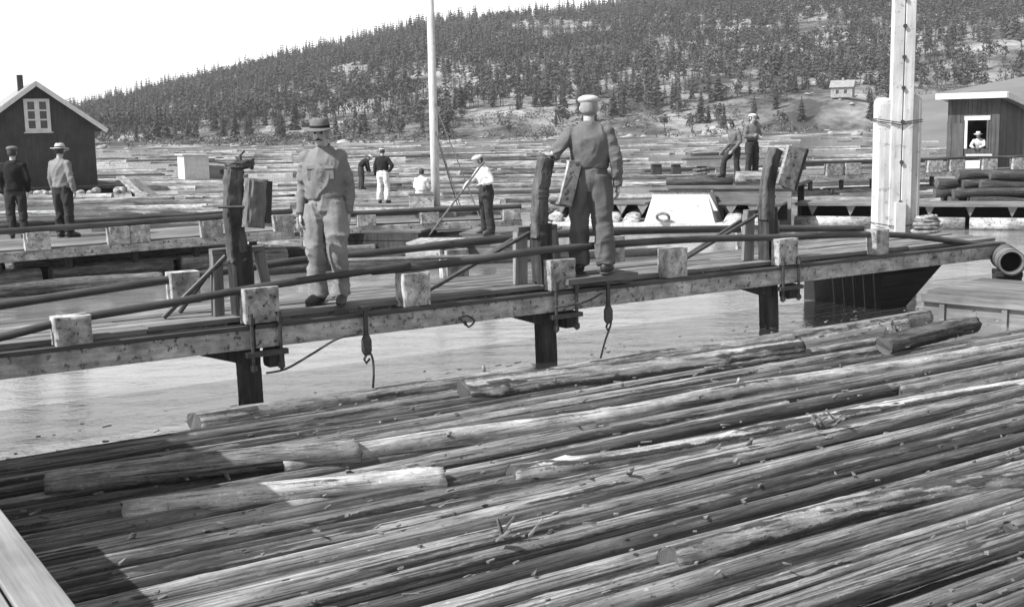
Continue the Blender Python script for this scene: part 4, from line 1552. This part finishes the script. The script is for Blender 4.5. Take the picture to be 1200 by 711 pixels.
M['skin'] = surf('weathered_skin', 0.26, 0.33, 12, (1, 1, 1), 0.6, 0.1, 0.12, 6)
M['hair'] = surf('dark_hair', 0.02, 0.05, 30, (1, 1, 0.3), 0.7, 0.3, 0.2)
M['hair_grey'] = surf('grey_hair', 0.15, 0.24, 30, (1, 1, 0.3), 0.7, 0.3, 0.2)
M['boot'] = surf('boot_leather', 0.02, 0.05, 14, (1, 1, 1), 0.55, 0.2, 0.3, spec=0.4)
cloth('jacket_grey', 0.125, 0.165); cloth('trouser_worn', 0.14, 0.205); cloth('jacket_mid', 0.085, 0.12); cloth('overall_mid', 0.075, 0.105)
cloth('wool_dark', 0.012, 0.024); cloth('cotton_white', 0.422, 0.503); cloth('trouser_dark', 0.024, 0.041); cloth('felt_hat', 0.085, 0.13)
cloth('straw_hat', 0.286, 0.374); cloth('coat_grey', 0.136, 0.184); cloth('shirt_light', 0.340, 0.422)


def remesh(mb, voxel, iters):
    me = mb.mesh('tmp')
    o = bpy.data.objects.new('tmp', me)
    COL.objects.link(o)
    r = o.modifiers.new('r', 'REMESH'); r.mode = 'VOXEL'; r.voxel_size = voxel
    s = o.modifiers.new('s', 'SMOOTH'); s.factor = 0.5; s.iterations = iters
    bpy.context.view_layer.update()
    dg = bpy.context.evaluated_depsgraph_get()
    out = bpy.data.meshes.new_from_object(o.evaluated_get(dg))
    bpy.data.objects.remove(o); bpy.data.meshes.remove(me)
    return out


def folds(me, amp, sx, sy, sz, seed, sharp=True, joints=(), slant=0.0):
    n = len(me.vertices)
    co = np.empty(n * 3, np.float32); me.vertices.foreach_get('co', co); co = co.reshape(-1, 3)
    no = np.empty(n * 3, np.float32); me.vertices.foreach_get('normal', no); no = no.reshape(-1, 3)
    x, y, z = co[:, 0], co[:, 1], co[:, 2]
    warp = vnoise(x * 5, y * 5, z * 4, seed + 7) * 0.9
    f = vnoise(x * sx + z * slant + warp, y * sy + warp, z * sz + warp * 1.5, seed)
    if sharp:
        f = 1 - 2 * np.abs(f) ** 0.8
    g = vnoise(x * sx * 2.1, y * sy * 2.1, z * sz * 2.3, seed + 3)
    tot = f * amp + g * amp * 0.18
    for jp, jr, ja in joints:                                         # bunched creases round the joints
        dd = np.sqrt((x - jp.x) ** 2 + (y - jp.y) ** 2 + ((z - jp.z) * .8) ** 2)
        w = np.clip(1 - dd / jr, 0, 1)
        q = 1 - 2 * np.abs(vnoise(x * 6 + jp.x * 9, y * 6, z * 17 + x * 6, seed + 31)) ** 0.7
        tot = tot + w * q * ja
    co = co + no * (tot[:, None])
    me.vertices.foreach_set('co', co.ravel().astype(np.float32)); me.update()


BASEJ = dict(pelvis=(0, 0, .95), waist=(0, 0, 1.09), chest=(0, .01, 1.29), neck=(0, .015, 1.47), head=(0, -.01, 1.63),
             sh_a=(-.178, .01, 1.39), el_a=(-.255, .04, 1.13), wr_a=(-.265, -.02, .89),
             sh_b=(.178, .01, 1.39), el_b=(.255, .04, 1.13), wr_b=(.265, -.02, .89),
             hip_a=(-.095, 0, .92), kn_a=(-.115, -.015, .50), an_a=(-.13, .03, .10), toe_a=(-.16, -.17, .03),
             hip_b=(.095, 0, .92), kn_b=(.115, -.015, .50), an_b=(.13, .03, .10), toe_b=(.16, -.17, .03),
             face=(0, -1, 0), thumb_a=(.2, -1, 0), thumb_b=(-.2, -1, 0), side=(1, 0, 0))


def person(label, loc, rotz, height, pose=None, shirt='jacket_grey', trousers='trouser_worn', hat=None, hatmat='felt_hat',
           hair='hair', fine=False, baggy=1.0, hem=.0, seed=1, collar=True, tucked=False):
    J = dict(BASEJ); J.update(pose or {})
    J = {k: Vector(v) for k, v in J.items()}
    s = height / 1.77
    root = thing('person', label, 'person', loc, rotz)
    root.scale = (s, s, s)
    side = J['side'].normalized()
    vb, vc = (.0068, .0095) if fine else (.016, .018)
    face = J['face'].normalized()
    lat = face.cross(Vector((0, 0, 1))).normalized() * -1             # towards +x when facing -y
    up = lat.cross(face).normalized() * -1
    if up.z < 0: up = -up

    # ---- body: one continuous surface
    mb = MB()
    tp = [J['pelvis'] + (J['pelvis'] - J['waist']) * .8, J['pelvis'], J['waist'], J['chest'], J['neck'] + (J['chest'] - J['neck']) * .35, J['neck']]
    mb.loft(tp, [.12, .155, .135, .165, .12, .055], [.09, .105, .095, .11, .07, .05], side, 18)
    hd = J['head']
    mb.loft([J['neck'] + (J['chest'] - J['neck']) * .2, J['neck'] + (hd - J['neck']) * .3, hd - up * .05], [.06, .054, .056], [.06, .058, .06], lat, 14)
    # skull, jaw, nose, brow, ears
    mb.ball(hd + up * .03 - face * .0, (.076, .092, .10), 18, 12) if abs(face.y) > .8 else mb.ball(hd + up * .03, (.084, .084, .10), 18, 12)
    mb.loft([hd - up * .12 + face * .045, hd - up * .085 + face * .03, hd - up * .03 + face * .02, hd + up * .03 + face * .02], [.028, .05, .066, .066], [.03, .055, .068, .06], lat, 14)
    mb.loft([hd + up * .012 + face * .085, hd - up * .03 + face * .108, hd - up * .036 + face * .085], [.009, .015, .016], [.009, .014, .012], lat, 8)
    mb.loft([hd + up * .028 + face * .082 - lat * .05, hd + up * .03 + face * .09, hd + up * .028 + face * .082 + lat * .05], [.010] * 3, [.010] * 3, up, 8)
    for q in (-1, 1):
        mb.loft([hd + lat * q * .076 - up * .035, hd + lat * q * .086 - up * .0, hd + lat * q * .084 + up * .03], [.008, .012, .008], [.016, .022, .014], lat, 8)
    hands = {}
    for c in 'ab':
        sh, el, wr = J['sh_' + c], J['el_' + c], J['wr_' + c]
        mb.loft([sh + (J['neck'] - sh) * .3 - Vector((0, 0, .03)), sh, sh.lerp(el, .5), el, el.lerp(wr, .35), wr], [.035, .048, .046, .037, .037, .026], [.035, .048, .046, .037, .036, .022], (.3, 1, .2), 12)
        d = (wr - el).normalized()
        th = J['thumb_' + c]; th = (th - d * th.dot(d)).normalized()
        pn = d.cross(th)                                              # palm normal
        curl = pn if (pn.dot(Vector((0 - wr.x, 0, 0))) > 0) else -pn
        w0, w1 = wr - d * .02, wr + d * .085
        mb.loft([w0, wr + d * .02, wr + d * .06, w1], [.026, .034, .041, .038], [.02, .018, .016, .013], th, 12)
        for k, (off, ln) in enumerate(((.030, .072), (.010, .080), (-.010, .074), (-.029, .058))):
            b0 = w1 + th * off - d * .012
            b1 = b0 + d * ln * .45 + curl * ln * .10
            b2 = b1 + d * ln * .30 + curl * ln * .22
            b3 = b2 + d * ln * .16 + curl * ln * .28
            mb.tube([b0, b1, b2, b3], [.0095, .009, .0085, .007], 8)
        t0 = wr + d * .03 + th * .025
        mb.tube([t0, t0 + d * .03 + th * .025 + curl * .006, t0 + d * .06 + th * .03 + curl * .014], [.012, .0105, .008], 8)
        hp_, kn, an = J['hip_' + c], J['kn_' + c], J['an_' + c]
        mb.loft([hp_ + Vector((0, 0, .03)), hp_.lerp(kn, .3), kn, kn.lerp(an, .35), an], [.08, .078, .054, .055, .036], [.09, .085, .058, .06, .04], side, 14)
        tv = J['toe_' + c] - an; tv.z = 0; tv.normalize()
        mb.loft([an - tv * .05 - Vector((0, 0, .06)), an - Vector((0, 0, .05)), an + tv * .16 - Vector((0, 0, .07))], [.03, .035, .025], [.03, .035, .02], side, 10)
    me = remesh(mb, vb, 3 if fine else 2)
    link('body', me, 'skin', root, True)

    # ---- clothing
    tq = MB()
    B = baggy
    tq.loft([J['pelvis'] + (J['pelvis'] - J['waist']) * .95, J['pelvis'] + (J['pelvis'] - J['waist']) * .3, J['pelvis'], J['waist'], J['waist'] + (J['chest'] - J['waist']) * .12],
            [.13, .178, .178, .152, .148], [.095, .125, .125, .108, .104], side, 20)
    for c in 'ab':
        hp_, kn, an = J['hip_' + c], J['kn_' + c], J['an_' + c]
        q = Vector((0, 0, 1)) * .0
        tq.loft([hp_ + (hp_ - kn).normalized() * .05, hp_.lerp(kn, .25), hp_.lerp(kn, .6), kn, kn.lerp(an, .45), an + (kn - an).normalized() * .10, an - (kn - an).normalized() * .01],
                [.09 * B, .098 * B, .086 * B, .076 * B, .074 * B, .073 * B, .076 * B], [.105 * B, .108 * B, .094 * B, .082 * B, .082 * B, .082 * B, .086 * B], side, 16)
    me = remesh(tq, vc, 3)
    folds(me, .021 if fine else .016, 7.5, 7.5, 2.2, seed, True, [(J['kn_a'], .2, .014), (J['kn_b'], .2, .014), (J['an_a'] + Vector((0, 0, .08)), .2, .018), (J['an_b'] + Vector((0, 0, .08)), .2, .018), (J['pelvis'] + face * .1 - Vector((0, 0, .06)), .18, .012)])
    link('trousers', me, trousers, root, True)
    sq = MB()
    lowp = J['waist'] + (J['pelvis'] - J['waist']) * (-.1 if tucked else .35) + Vector((0, 0, -hem))
    sq.loft([lowp, J['waist'] + (J['pelvis'] - J['waist']) * (-.12 if tucked else .1), J['waist'].lerp(J['chest'], .45), J['chest'], J['chest'].lerp(J['neck'], .5), J['chest'].lerp(J['neck'], .78), J['neck'] + (J['neck'] - J['chest']) * .14],
            [.182 + hem * .1, .184, .192, .206, .204, .158, .075], [.132 + hem * .1, .136, .140, .145, .122, .097, .068], side, 22)
    for c in 'ab':
        sh, el, wr = J['sh_' + c], J['el_' + c], J['wr_' + c]
        sq.ball(sh + Vector((0, 0, -.004)), .074, 14, 10)
        sq.loft([sh.lerp(J['neck'], .45) - Vector((0, 0, .035)), sh, sh.lerp(el, .35), sh.lerp(el, .75), el, el.lerp(wr, .4), wr.lerp(el, .10), wr], [.045, .066, .065, .059, .056, .053, .047, .044], [.045, .066, .066, .060, .057, .053, .047, .044], (.3, 1, .2), 16)
    me = remesh(sq, vc, 7 if fine else 4)
    folds(me, .011 if fine else .009, 9, 9, 1.6, seed + 20, True, slant=4.0 if seed % 4 == 1 else -3.5, joints=[(J['el_a'], .18, .012), (J['el_b'], .18, .012), (J['wr_a'], .12, .008), (J['wr_b'], .12, .008), (J['waist'], .22, .012), (J['sh_a'] - Vector((0, 0, .1)), .15, .010), (J['sh_b'] - Vector((0, 0, .1)), .15, .010)])
    link('jacket' if not tucked else 'shirt', me, shirt, root, True)
    if collar:
        nk = J['neck']
        mb = MB()
        for q in (-1, 1):
            mb.loft([nk - face * .062 + lat * q * .01 + up * .045, nk + lat * q * .066 + up * .035, nk + face * .062 + lat * q * .03 + up * .0, nk + face * .085 + lat * q * .05 - up * .045],
                    [.007, .007, .007, .004], [.022, .022, .024, .016], face.cross(up), 8)
        link('collar', mb.mesh('collar'), shirt, root, True)
    for c in 'ab':
        wr, el = J['wr_' + c], J['el_' + c]
        d = (wr - el).normalized()
        part('cuff', MB().loft([wr - d * .055, wr - d * .03, wr + d * .006], [.046, .047, .045], [.046, .047, .045], (.3, 1, .2), 14), shirt, root, True)
        an, toe = J['an_' + c], J['toe_' + c]
        tv = Vector((toe.x - an.x, toe.y - an.y, 0)).normalized()
        gz = an.z - .10
        bt = MB()
        b_ = Vector((an.x, an.y, gz))
        bt.loft([b_ - tv * .085 + Vector((0, 0, .045)), b_ - tv * .06 + Vector((0, 0, .06)), b_ + tv * .02 + Vector((0, 0, .07)), b_ + tv * .10 + Vector((0, 0, .055)), b_ + tv * .18 + Vector((0, 0, .04)), b_ + tv * .215 + Vector((0, 0, .035))],
                [.030, .042, .046, .052, .048, .025], [.035, .055, .065, .052, .038, .02], tv.cross(Vector((0, 0, 1))), 14)
        bt.loft([b_ + Vector((0, 0, .04)), b_ + Vector((0, 0, .18))], [.048, .052], [.055, .06], tv.cross(Vector((0, 0, 1))), 14)
        bt.loft([b_ - tv * .095 + Vector((0, 0, .01)), b_ + tv * .07 + Vector((0, 0, .01)), b_ + tv * .215 + Vector((0, 0, .01))], [.046, .052, .03], [.0102, .0102, .0102], tv.cross(Vector((0, 0, 1))), 10)
        part('boot', bt, 'boot', root, True)

    # ---- hair and hats
    rm = Matrix((lat, -face, up)).transposed()                        # head frame: x lateral, -y forward, z up
    def H(x, y, z): return hd + rm @ Vector((x, y, z))
    def hlathe(prof, n=22, ey=1.18, yo=.0, dent=0.0, droop=0.0):
        mb_ = MB()
        vs_ = []
        for r_, z_ in prof:
            for k in range(n):
                a = 2 * pi * k / n
                zz = z_ - dent * max(0, 1 - abs(sin(a) * 0 + cos(a)) * 2.2) * (1 if z_ > .12 else 0)
                if droop and r_ > .115:
                    zz += droop * (cos(a) ** 2) - droop * .7 * (sin(a) ** 2)
                vs_.append(H(r_ * cos(a), r_ * ey * sin(a) + yo, zz))
        fs__ = []
        for i in range(len(prof) - 1):
            for k in range(n):
                j = (k + 1) % n
                fs__.append((i * n + k, i * n + j, i * n + n + j, i * n + n + k))
        fs__.append(tuple((len(prof) - 1) * n + k for k in range(n)))
        fs__.append(tuple(reversed(range(n))))
        return mb_.add(vs_, fs__)
    if hair:
        hm = hlathe([(.070, -.055), (.083, -.02), (.086, .04), (.080, .085), (.062, .118), (.03, .134)], 18, 1.13, .016)
        link('hair', hm.mesh('hair'), hair, root, True)
    if hat == 'brim':
        hb = part('hat', hlathe([(.086, .040), (.162, .032), (.167, .037), (.162, .043), (.094, .052), (.092, .09), (.080, .130), (.064, .146), (.042, .136), (.015, .126)], 26, 1.2, .0, .012, .014), hatmat, root, True)
        part('hat_band', hlathe([(.0915, .047), (.0945, .05), (.0935, .075), (.0905, .078)], 26, 1.2), 'wool_dark', hb, True)
    elif hat == 'cap':
        part('cap', hlathe([(.084, .045), (.089, .06), (.106, .074), (.110, .092), (.094, .114), (.055, .130), (.012, .136)], 24, 1.18, -.008), hatmat, root, True)
        pk = MB()
        pts = [(.078 * sin(a), -.062 - .052 * cos(a), .052 - .012 * cos(a)) for a in np.linspace(-1.3, 1.3, 9)]
        inn = [(.07 * sin(a), -.06 - .012 * cos(a), .062) for a in np.linspace(-1.3, 1.3, 9)]
        vs_ = [H(*p) for p in pts] + [H(*p) for p in inn] + [H(p[0], p[1], p[2] - .008) for p in pts] + [H(p[0], p[1], p[2] - .008) for p in inn]
        f_ = []
        for i in range(8):
            f_ += [(i, i + 1, 10 + i, 9 + i), (18 + i, 27 + i, 28 + i, 19 + i), (i, 18 + i, 19 + i, i + 1)]
        pk.add(vs_, f_)
        part('peak', pk, hatmat, root)
    elif hat == 'sailor':
        hb = part('cap', hlathe([(.084, .04), (.098, .045), (.104, .06), (.100, .078), (.086, .085)], 22, 1.12), hatmat, root, True)
        part('cap_top', hlathe([(.084, .06), (.082, .10), (.06, .118), (.015, .122)], 20, 1.12), 'wool_dark', hb, True)
    root['_'] = 0
    del root['_']
    root_info = dict(J=J, H=H, face=face, lat=lat, up=up)
    return root, root_info


def face_to(v):
    """rotation that turns a figure modelled facing -y to face v"""
    return atan2(v[1], v[0]) + pi / 2


# man in brimmed hat, facing the camera
p1 = G(386, 356, .85)
man, inf = person('man in grey work jacket, baggy trousers and dark brimmed hat, facing front on the footbridge', (p1.x, p1.y, .85), radians(-6), 1.80,
                  dict(pelvis=(.02, 0, .95), an_a=(-.105, .02, .10), an_b=(.135, -.04, .10), kn_a=(-.10, -.01, .5), kn_b=(.135, -.07, .5), head=(-.015, -.02, 1.625),
                       sh_a=(-.165, .01, 1.395), sh_b=(.165, .01, 1.395), el_a=(-.225, .05, 1.13), wr_a=(-.235, -.02, .87), el_b=(.215, .07, 1.13), wr_b=(.215, .03, .87), face=(.05, -1, -.06)),
                  'jacket_grey', 'trouser_worn', 'brim', 'felt_hat', 'hair_grey', True, 1.2, .02, 3)
for q in (-1, 1):                                                     # breast pockets, waistband, eyes, moustache
    pk = part('pocket', MB().beam((q * .085, -.119, 1.20), (q * .085, -.124, 1.30), .088, .016, up=(0, 1, 0), ch=.2), 'jacket_grey', man)
    part('flap', MB().beam((q * .085, -.135, 1.295), (q * .085, -.128, 1.325), .09, .009, up=(0, 1, 0), ch=.2), 'jacket_grey', pk)
    part('eye', MB().ball(inf['H'](q * .032, -.082, .008), .012, 8, 6), 'hair', man, True)
part('moustache', MB().loft([inf['H'](-.035, -.092, -.062), inf['H'](0, -.105, -.048), inf['H'](.035, -.092, -.062)], [.005, .010, .005], [.006, .010, .006], (0, 0, 1), 8), 'hair', man, True)
part('waistband', MB().loft([(0, 0, 1.005), (0, 0, 1.02), (0, 0, 1.055), (0, 0, 1.07)], [.176, .181, .181, .176], [.130, .134, .134, .130], (1, 0, 0), 24), 'jacket_grey', man, True)
for k in range(4):
    part('button', MB().ball((.0, -.146 + abs(k - 1.5) * .004, 1.12 + k * .075), (.007, .004, .007), 8, 5), 'jacket_grey', man, True)
part('knee_patch', MB().loft([(.12, -.125, .60), (.12, -.135, .53), (.12, -.125, .46)], [.05, .06, .05], [.008, .010, .008], (1, 0, 0), 10), 'trouser_dark', man, True)

# man in cap seen from behind, hand on the pile head
p2 = G(692, 320, .93)
man2_m = Matrix.Translation((p2.x, p2.y, .93)) @ Matrix.Rotation(radians(176), 4, 'Z') @ Matrix.Scale(1.94 / 1.77, 4)
grip = man2_m.inverted() @ b_world(BL + .05, .25, 2.225)
sh2 = Vector((.178, .0, 1.39))
gd = (grip - sh2)
el2 = sh2 + gd * .5 + Vector((.05, .04, -.10))
wr2 = grip - (grip - el2).normalized() * .07
person('tall man in overalls and pale flat cap, seen from behind, gripping the curved pile head', (p2.x, p2.y, .93), radians(180 - 4), 1.94,
       dict(head=(.0, -.03, 1.62), sh_b=sh2, el_b=el2, wr_b=wr2, thumb_b=(-.2, -1, .2),
            el_a=(-.26, .05, 1.12), wr_a=(-.275, .0, .87), an_a=(-.15, .05, .10), an_b=(.11, -.06, .10), kn_a=(-.13, .0, .5), kn_b=(.11, -.06, .5),
            toe_a=(-.20, -.15, .03), toe_b=(.15, -.25, .03), face=(.12, -1, .0)),
       'jacket_mid', 'overall_mid', 'cap', 'straw_hat', 'hair_grey', True, 1.18, .0, 5, False)
st = thing('standing_planks', 'two short planks under the boots of the man in the pale cap', 'planks', (p2.x, p2.y, .85), ANG)
for q in (-.11, .13):
    part('plank', MB().beam((-.45, q, .035), (.5, q, .035), .20, .065), 'plank_u', st)

# worker with pike pole
p3 = G(571, 274, .43)
wk, wi = person('man in white shirt and dark trousers working a pike pole on the small raft', (p3.x, p3.y, .43), face_to((-.85, -.45)), 1.64,
                dict(chest=(0, -.06, 1.27), neck=(0, -.10, 1.44), head=(0, -.17, 1.58), sh_a=(-.18, -.07, 1.38), sh_b=(.18, -.07, 1.38),
                     el_a=(-.24, -.22, 1.16), wr_a=(-.14, -.42, 1.06), el_b=(.30, .02, 1.14), wr_b=(.16, -.17, 1.10), face=(0, -1, -.35), thumb_a=(1, 0, .3), thumb_b=(-1, 0, .3)),
                'cotton_white', 'trouser_dark', 'cap', 'shirt_light', 'hair', False, 1.1, .0, 7, True, True)
wm_ = wk.matrix_basis
h1, h2 = wm_ @ Vector((-.12, -.47, 1.0)), wm_ @ Vector((.12, -.2, 1.06))
tipp = G(497, 284, .15)
dv = (h1 - tipp).normalized()
pk_ = thing('pike_pole', 'long thin pike pole held slanting down to the water by the man in white shirt', 'pole', tipp, 0)
part('shaft', MB().tube([(0, 0, 0), dv * ((h1 - tipp).length + 1.0)], [.02, .022], 7), 'plank_u', pk_)
part('spike', MB().tube([(0, 0, 0), dv * -.16], [.018, .004], 6), 'iron', pk_)
part('hook', MB().tube([dv * .02, dv * -.03 + Vector((-.06, 0, 0)), dv * -.09 + Vector((-.07, 0, 0))], .009, 6), 'iron', pk_)

# man in dark jersey, white trousers, seen from behind
p4 = G(450, 238, .33)
person('man in dark jersey, white trousers and white-rimmed cap, seen from behind', (p4.x, p4.y, .33), radians(180 - 12), 1.72,
       dict(el_a=(-.34, .05, 1.16), wr_a=(-.20, .03, 1.0), face=(.1, -1, -.2)), 'wool_dark', 'cotton_white', 'sailor', 'cotton_white', 'hair', False, 1.12, .0, 9, False)
# seated figure in white
p5 = G(494, 244, .3)
seat = thing('timber_block', 'pale timber block used as a seat by the figure in white', 'block', (p5.x, p5.y, .25), .1)
part('block', MB().box(-.35, .35, -.25, .25, .0, .45), 'beam', seat)
part('top_board', MB().box(-.37, .37, -.27, .27, .451, .48), 'plank_u', seat)
sit = dict(pelvis=(0, .0, .56), waist=(0, .02, .70), chest=(0, -.02, .90), neck=(0, -.05, 1.08), head=(0, -.10, 1.23), sh_a=(-.185, -.04, 1.0), sh_b=(.185, -.04, 1.0),
           el_a=(-.25, -.06, .75), wr_a=(-.18, -.26, .66), el_b=(.25, -.06, .75), wr_b=(.18, -.26, .66), hip_a=(-.1, -.02, .55), hip_b=(.1, -.02, .55),
           kn_a=(-.13, -.43, .53), kn_b=(.13, -.43, .53), an_a=(-.13, -.45, .10), an_b=(.13, -.45, .10), toe_a=(-.15, -.65, .03), toe_b=(.15, -.65, .03))
person('figure in white sitting with back turned at the foot of the thin pole', (p5.x, p5.y, .25), radians(160), 1.55, sit, 'cotton_white', 'cotton_white', None, 'felt_hat', 'hair', False, 1.0, .0, 11, False)
# stooping figure
p6 = G(424, 222, .2)
stoop = dict(chest=(0, -.16, 1.22), neck=(0, -.30, 1.34), head=(0, -.42, 1.40), sh_a=(-.18, -.26, 1.28), sh_b=(.18, -.26, 1.28), el_a=(-.24, -.30, 1.02), wr_a=(-.2, -.36, .80),
             el_b=(.24, -.30, 1.02), wr_b=(.2, -.36, .80), face=(0, -1, -.7))
person('dark-clothed man in a pale cap stooping behind the man in dark jersey', (p6.x, p6.y, .2), radians(110), 1.6, stoop, 'wool_dark', 'trouser_dark', 'cap', 'cotton_white', 'hair', False, 1.1, .0, 13, False)
tr6 = thing('work_raft', 'log raft under the stooping dark-clothed man', 'raft', (p6.x - 1.3, p6.y - .6, 0), .1)
for k in range(5):
    part('log', MB().tube([(0, k * .26, .07), (2.8, k * .26, .07)], .13, 9), 'log_far', tr6, True)

# two men on the left walkway
p7 = G(22, 279, .65)
person('man in dark suit and dark cap seen from behind, before the dark house', (p7.x, p7.y, .65), radians(180 + 8), 1.74,
       dict(an_a=(-.11, .0, .10), an_b=(.11, .0, .10), wr_a=(-.22, -.08, .9), wr_b=(.22, -.08, .9)), 'wool_dark', 'trouser_dark', 'cap', 'felt_hat', 'hair', False, 1.05, .14, 15, False)
p8 = G(77, 278, .65)
person('man in pale grey jacket, dark trousers and straw hat, seen from behind', (p8.x, p8.y, .65), radians(180 - 22), 1.76,
       dict(an_a=(-.11, .0, .10), an_b=(.11, .0, .10), face=(.35, -1, -.15), el_b=(.25, .02, 1.12), wr_b=(.26, -.06, .9)), 'coat_grey', 'trouser_dark', 'brim', 'straw_hat', 'hair', False, 1.05, .10, 17, False)
# pair on the flume platform
p9 = G(861, 211, 1.05)
person('bareheaded man in dark work clothes bending his knee, on the flume platform', (p9.x, p9.y, 1.05), face_to((-1, -.35)), 1.60,
       dict(kn_a=(-.10, -.30, .58), an_a=(-.12, -.34, .18), toe_a=(-.12, -.55, .1), chest=(0, -.05, 1.28), neck=(0, -.08, 1.45), head=(0, -.14, 1.59), wr_a=(-.2, -.32, .82), wr_b=(.2, -.2, .86), face=(0, -1, -.3)),
       'jacket_mid', 'trouser_dark', None, 'felt_hat', 'hair', False, 1.1, .0, 19, False)
p10 = G(881, 208, 1.05)
person('man in dark work clothes and white cap with arms crossed, standing on the flume platform', (p10.x, p10.y, 1.05), face_to((.45, -.9)), 1.76,
       dict(el_a=(-.27, -.02, 1.14), wr_a=(.02, -.19, 1.12), el_b=(.27, -.02, 1.14), wr_b=(-.02, -.20, 1.16), thumb_a=(0, 0, 1), thumb_b=(0, 0, 1)), 'jacket_mid', 'trouser_dark', 'cap', 'cotton_white', 'hair', False, 1.1, .0, 21, False)
# person at the shed window
p11 = shed.matrix_basis @ Vector((-.8, .42, .44))
person('person in white leaning at the open window of the plank shed', (p11.x, p11.y, .44), sy, 1.70,
       dict(chest=(0, -.1, 1.26), neck=(0, -.2, 1.42), head=(0, -.26, 1.57), sh_a=(-.18, -.16, 1.35), sh_b=(.18, -.16, 1.35), el_a=(-.26, -.3, 1.16), wr_a=(-.12, -.46, 1.10), el_b=(.26, -.3, 1.16), wr_b=(.12, -.46, 1.10)),
       'cotton_white', 'trouser_dark', 'brim', 'cotton_white', 'hair', False, 1.0, .0, 23, False)


# ------------------------------------------------------------------ haze over the valley
hz_ = MB().add([(-1500, -120, -2.3), (1500, -120, -2.3), (1500, 1100, -2.3), (-1500, 1100, -2.3), (-1500, -120, 130), (1500, -120, 130), (1500, 1100, 130), (-1500, 1100, 130)],
               [(3, 2, 1, 0), (4, 5, 6, 7), (0, 1, 5, 4), (1, 2, 6, 5), (2, 3, 7, 6), (3, 0, 4, 7)])
hm_ = bpy.data.materials.new('haze_air')
hm_.use_nodes = True
hn, hl = hm_.node_tree.nodes, hm_.node_tree.links
hn.clear()
ho = hn.new('ShaderNodeOutputMaterial'); hv = hn.new('ShaderNodeVolumePrincipled')
hv.inputs['Color'].default_value = (.92, .92, .92, 1)
hv.inputs['Density'].default_value = 0.00018
hl.new(hv.outputs[0], ho.inputs['Volume'])
tag(link('haze', hz_.mesh('haze'), hm_), kind='stuff')
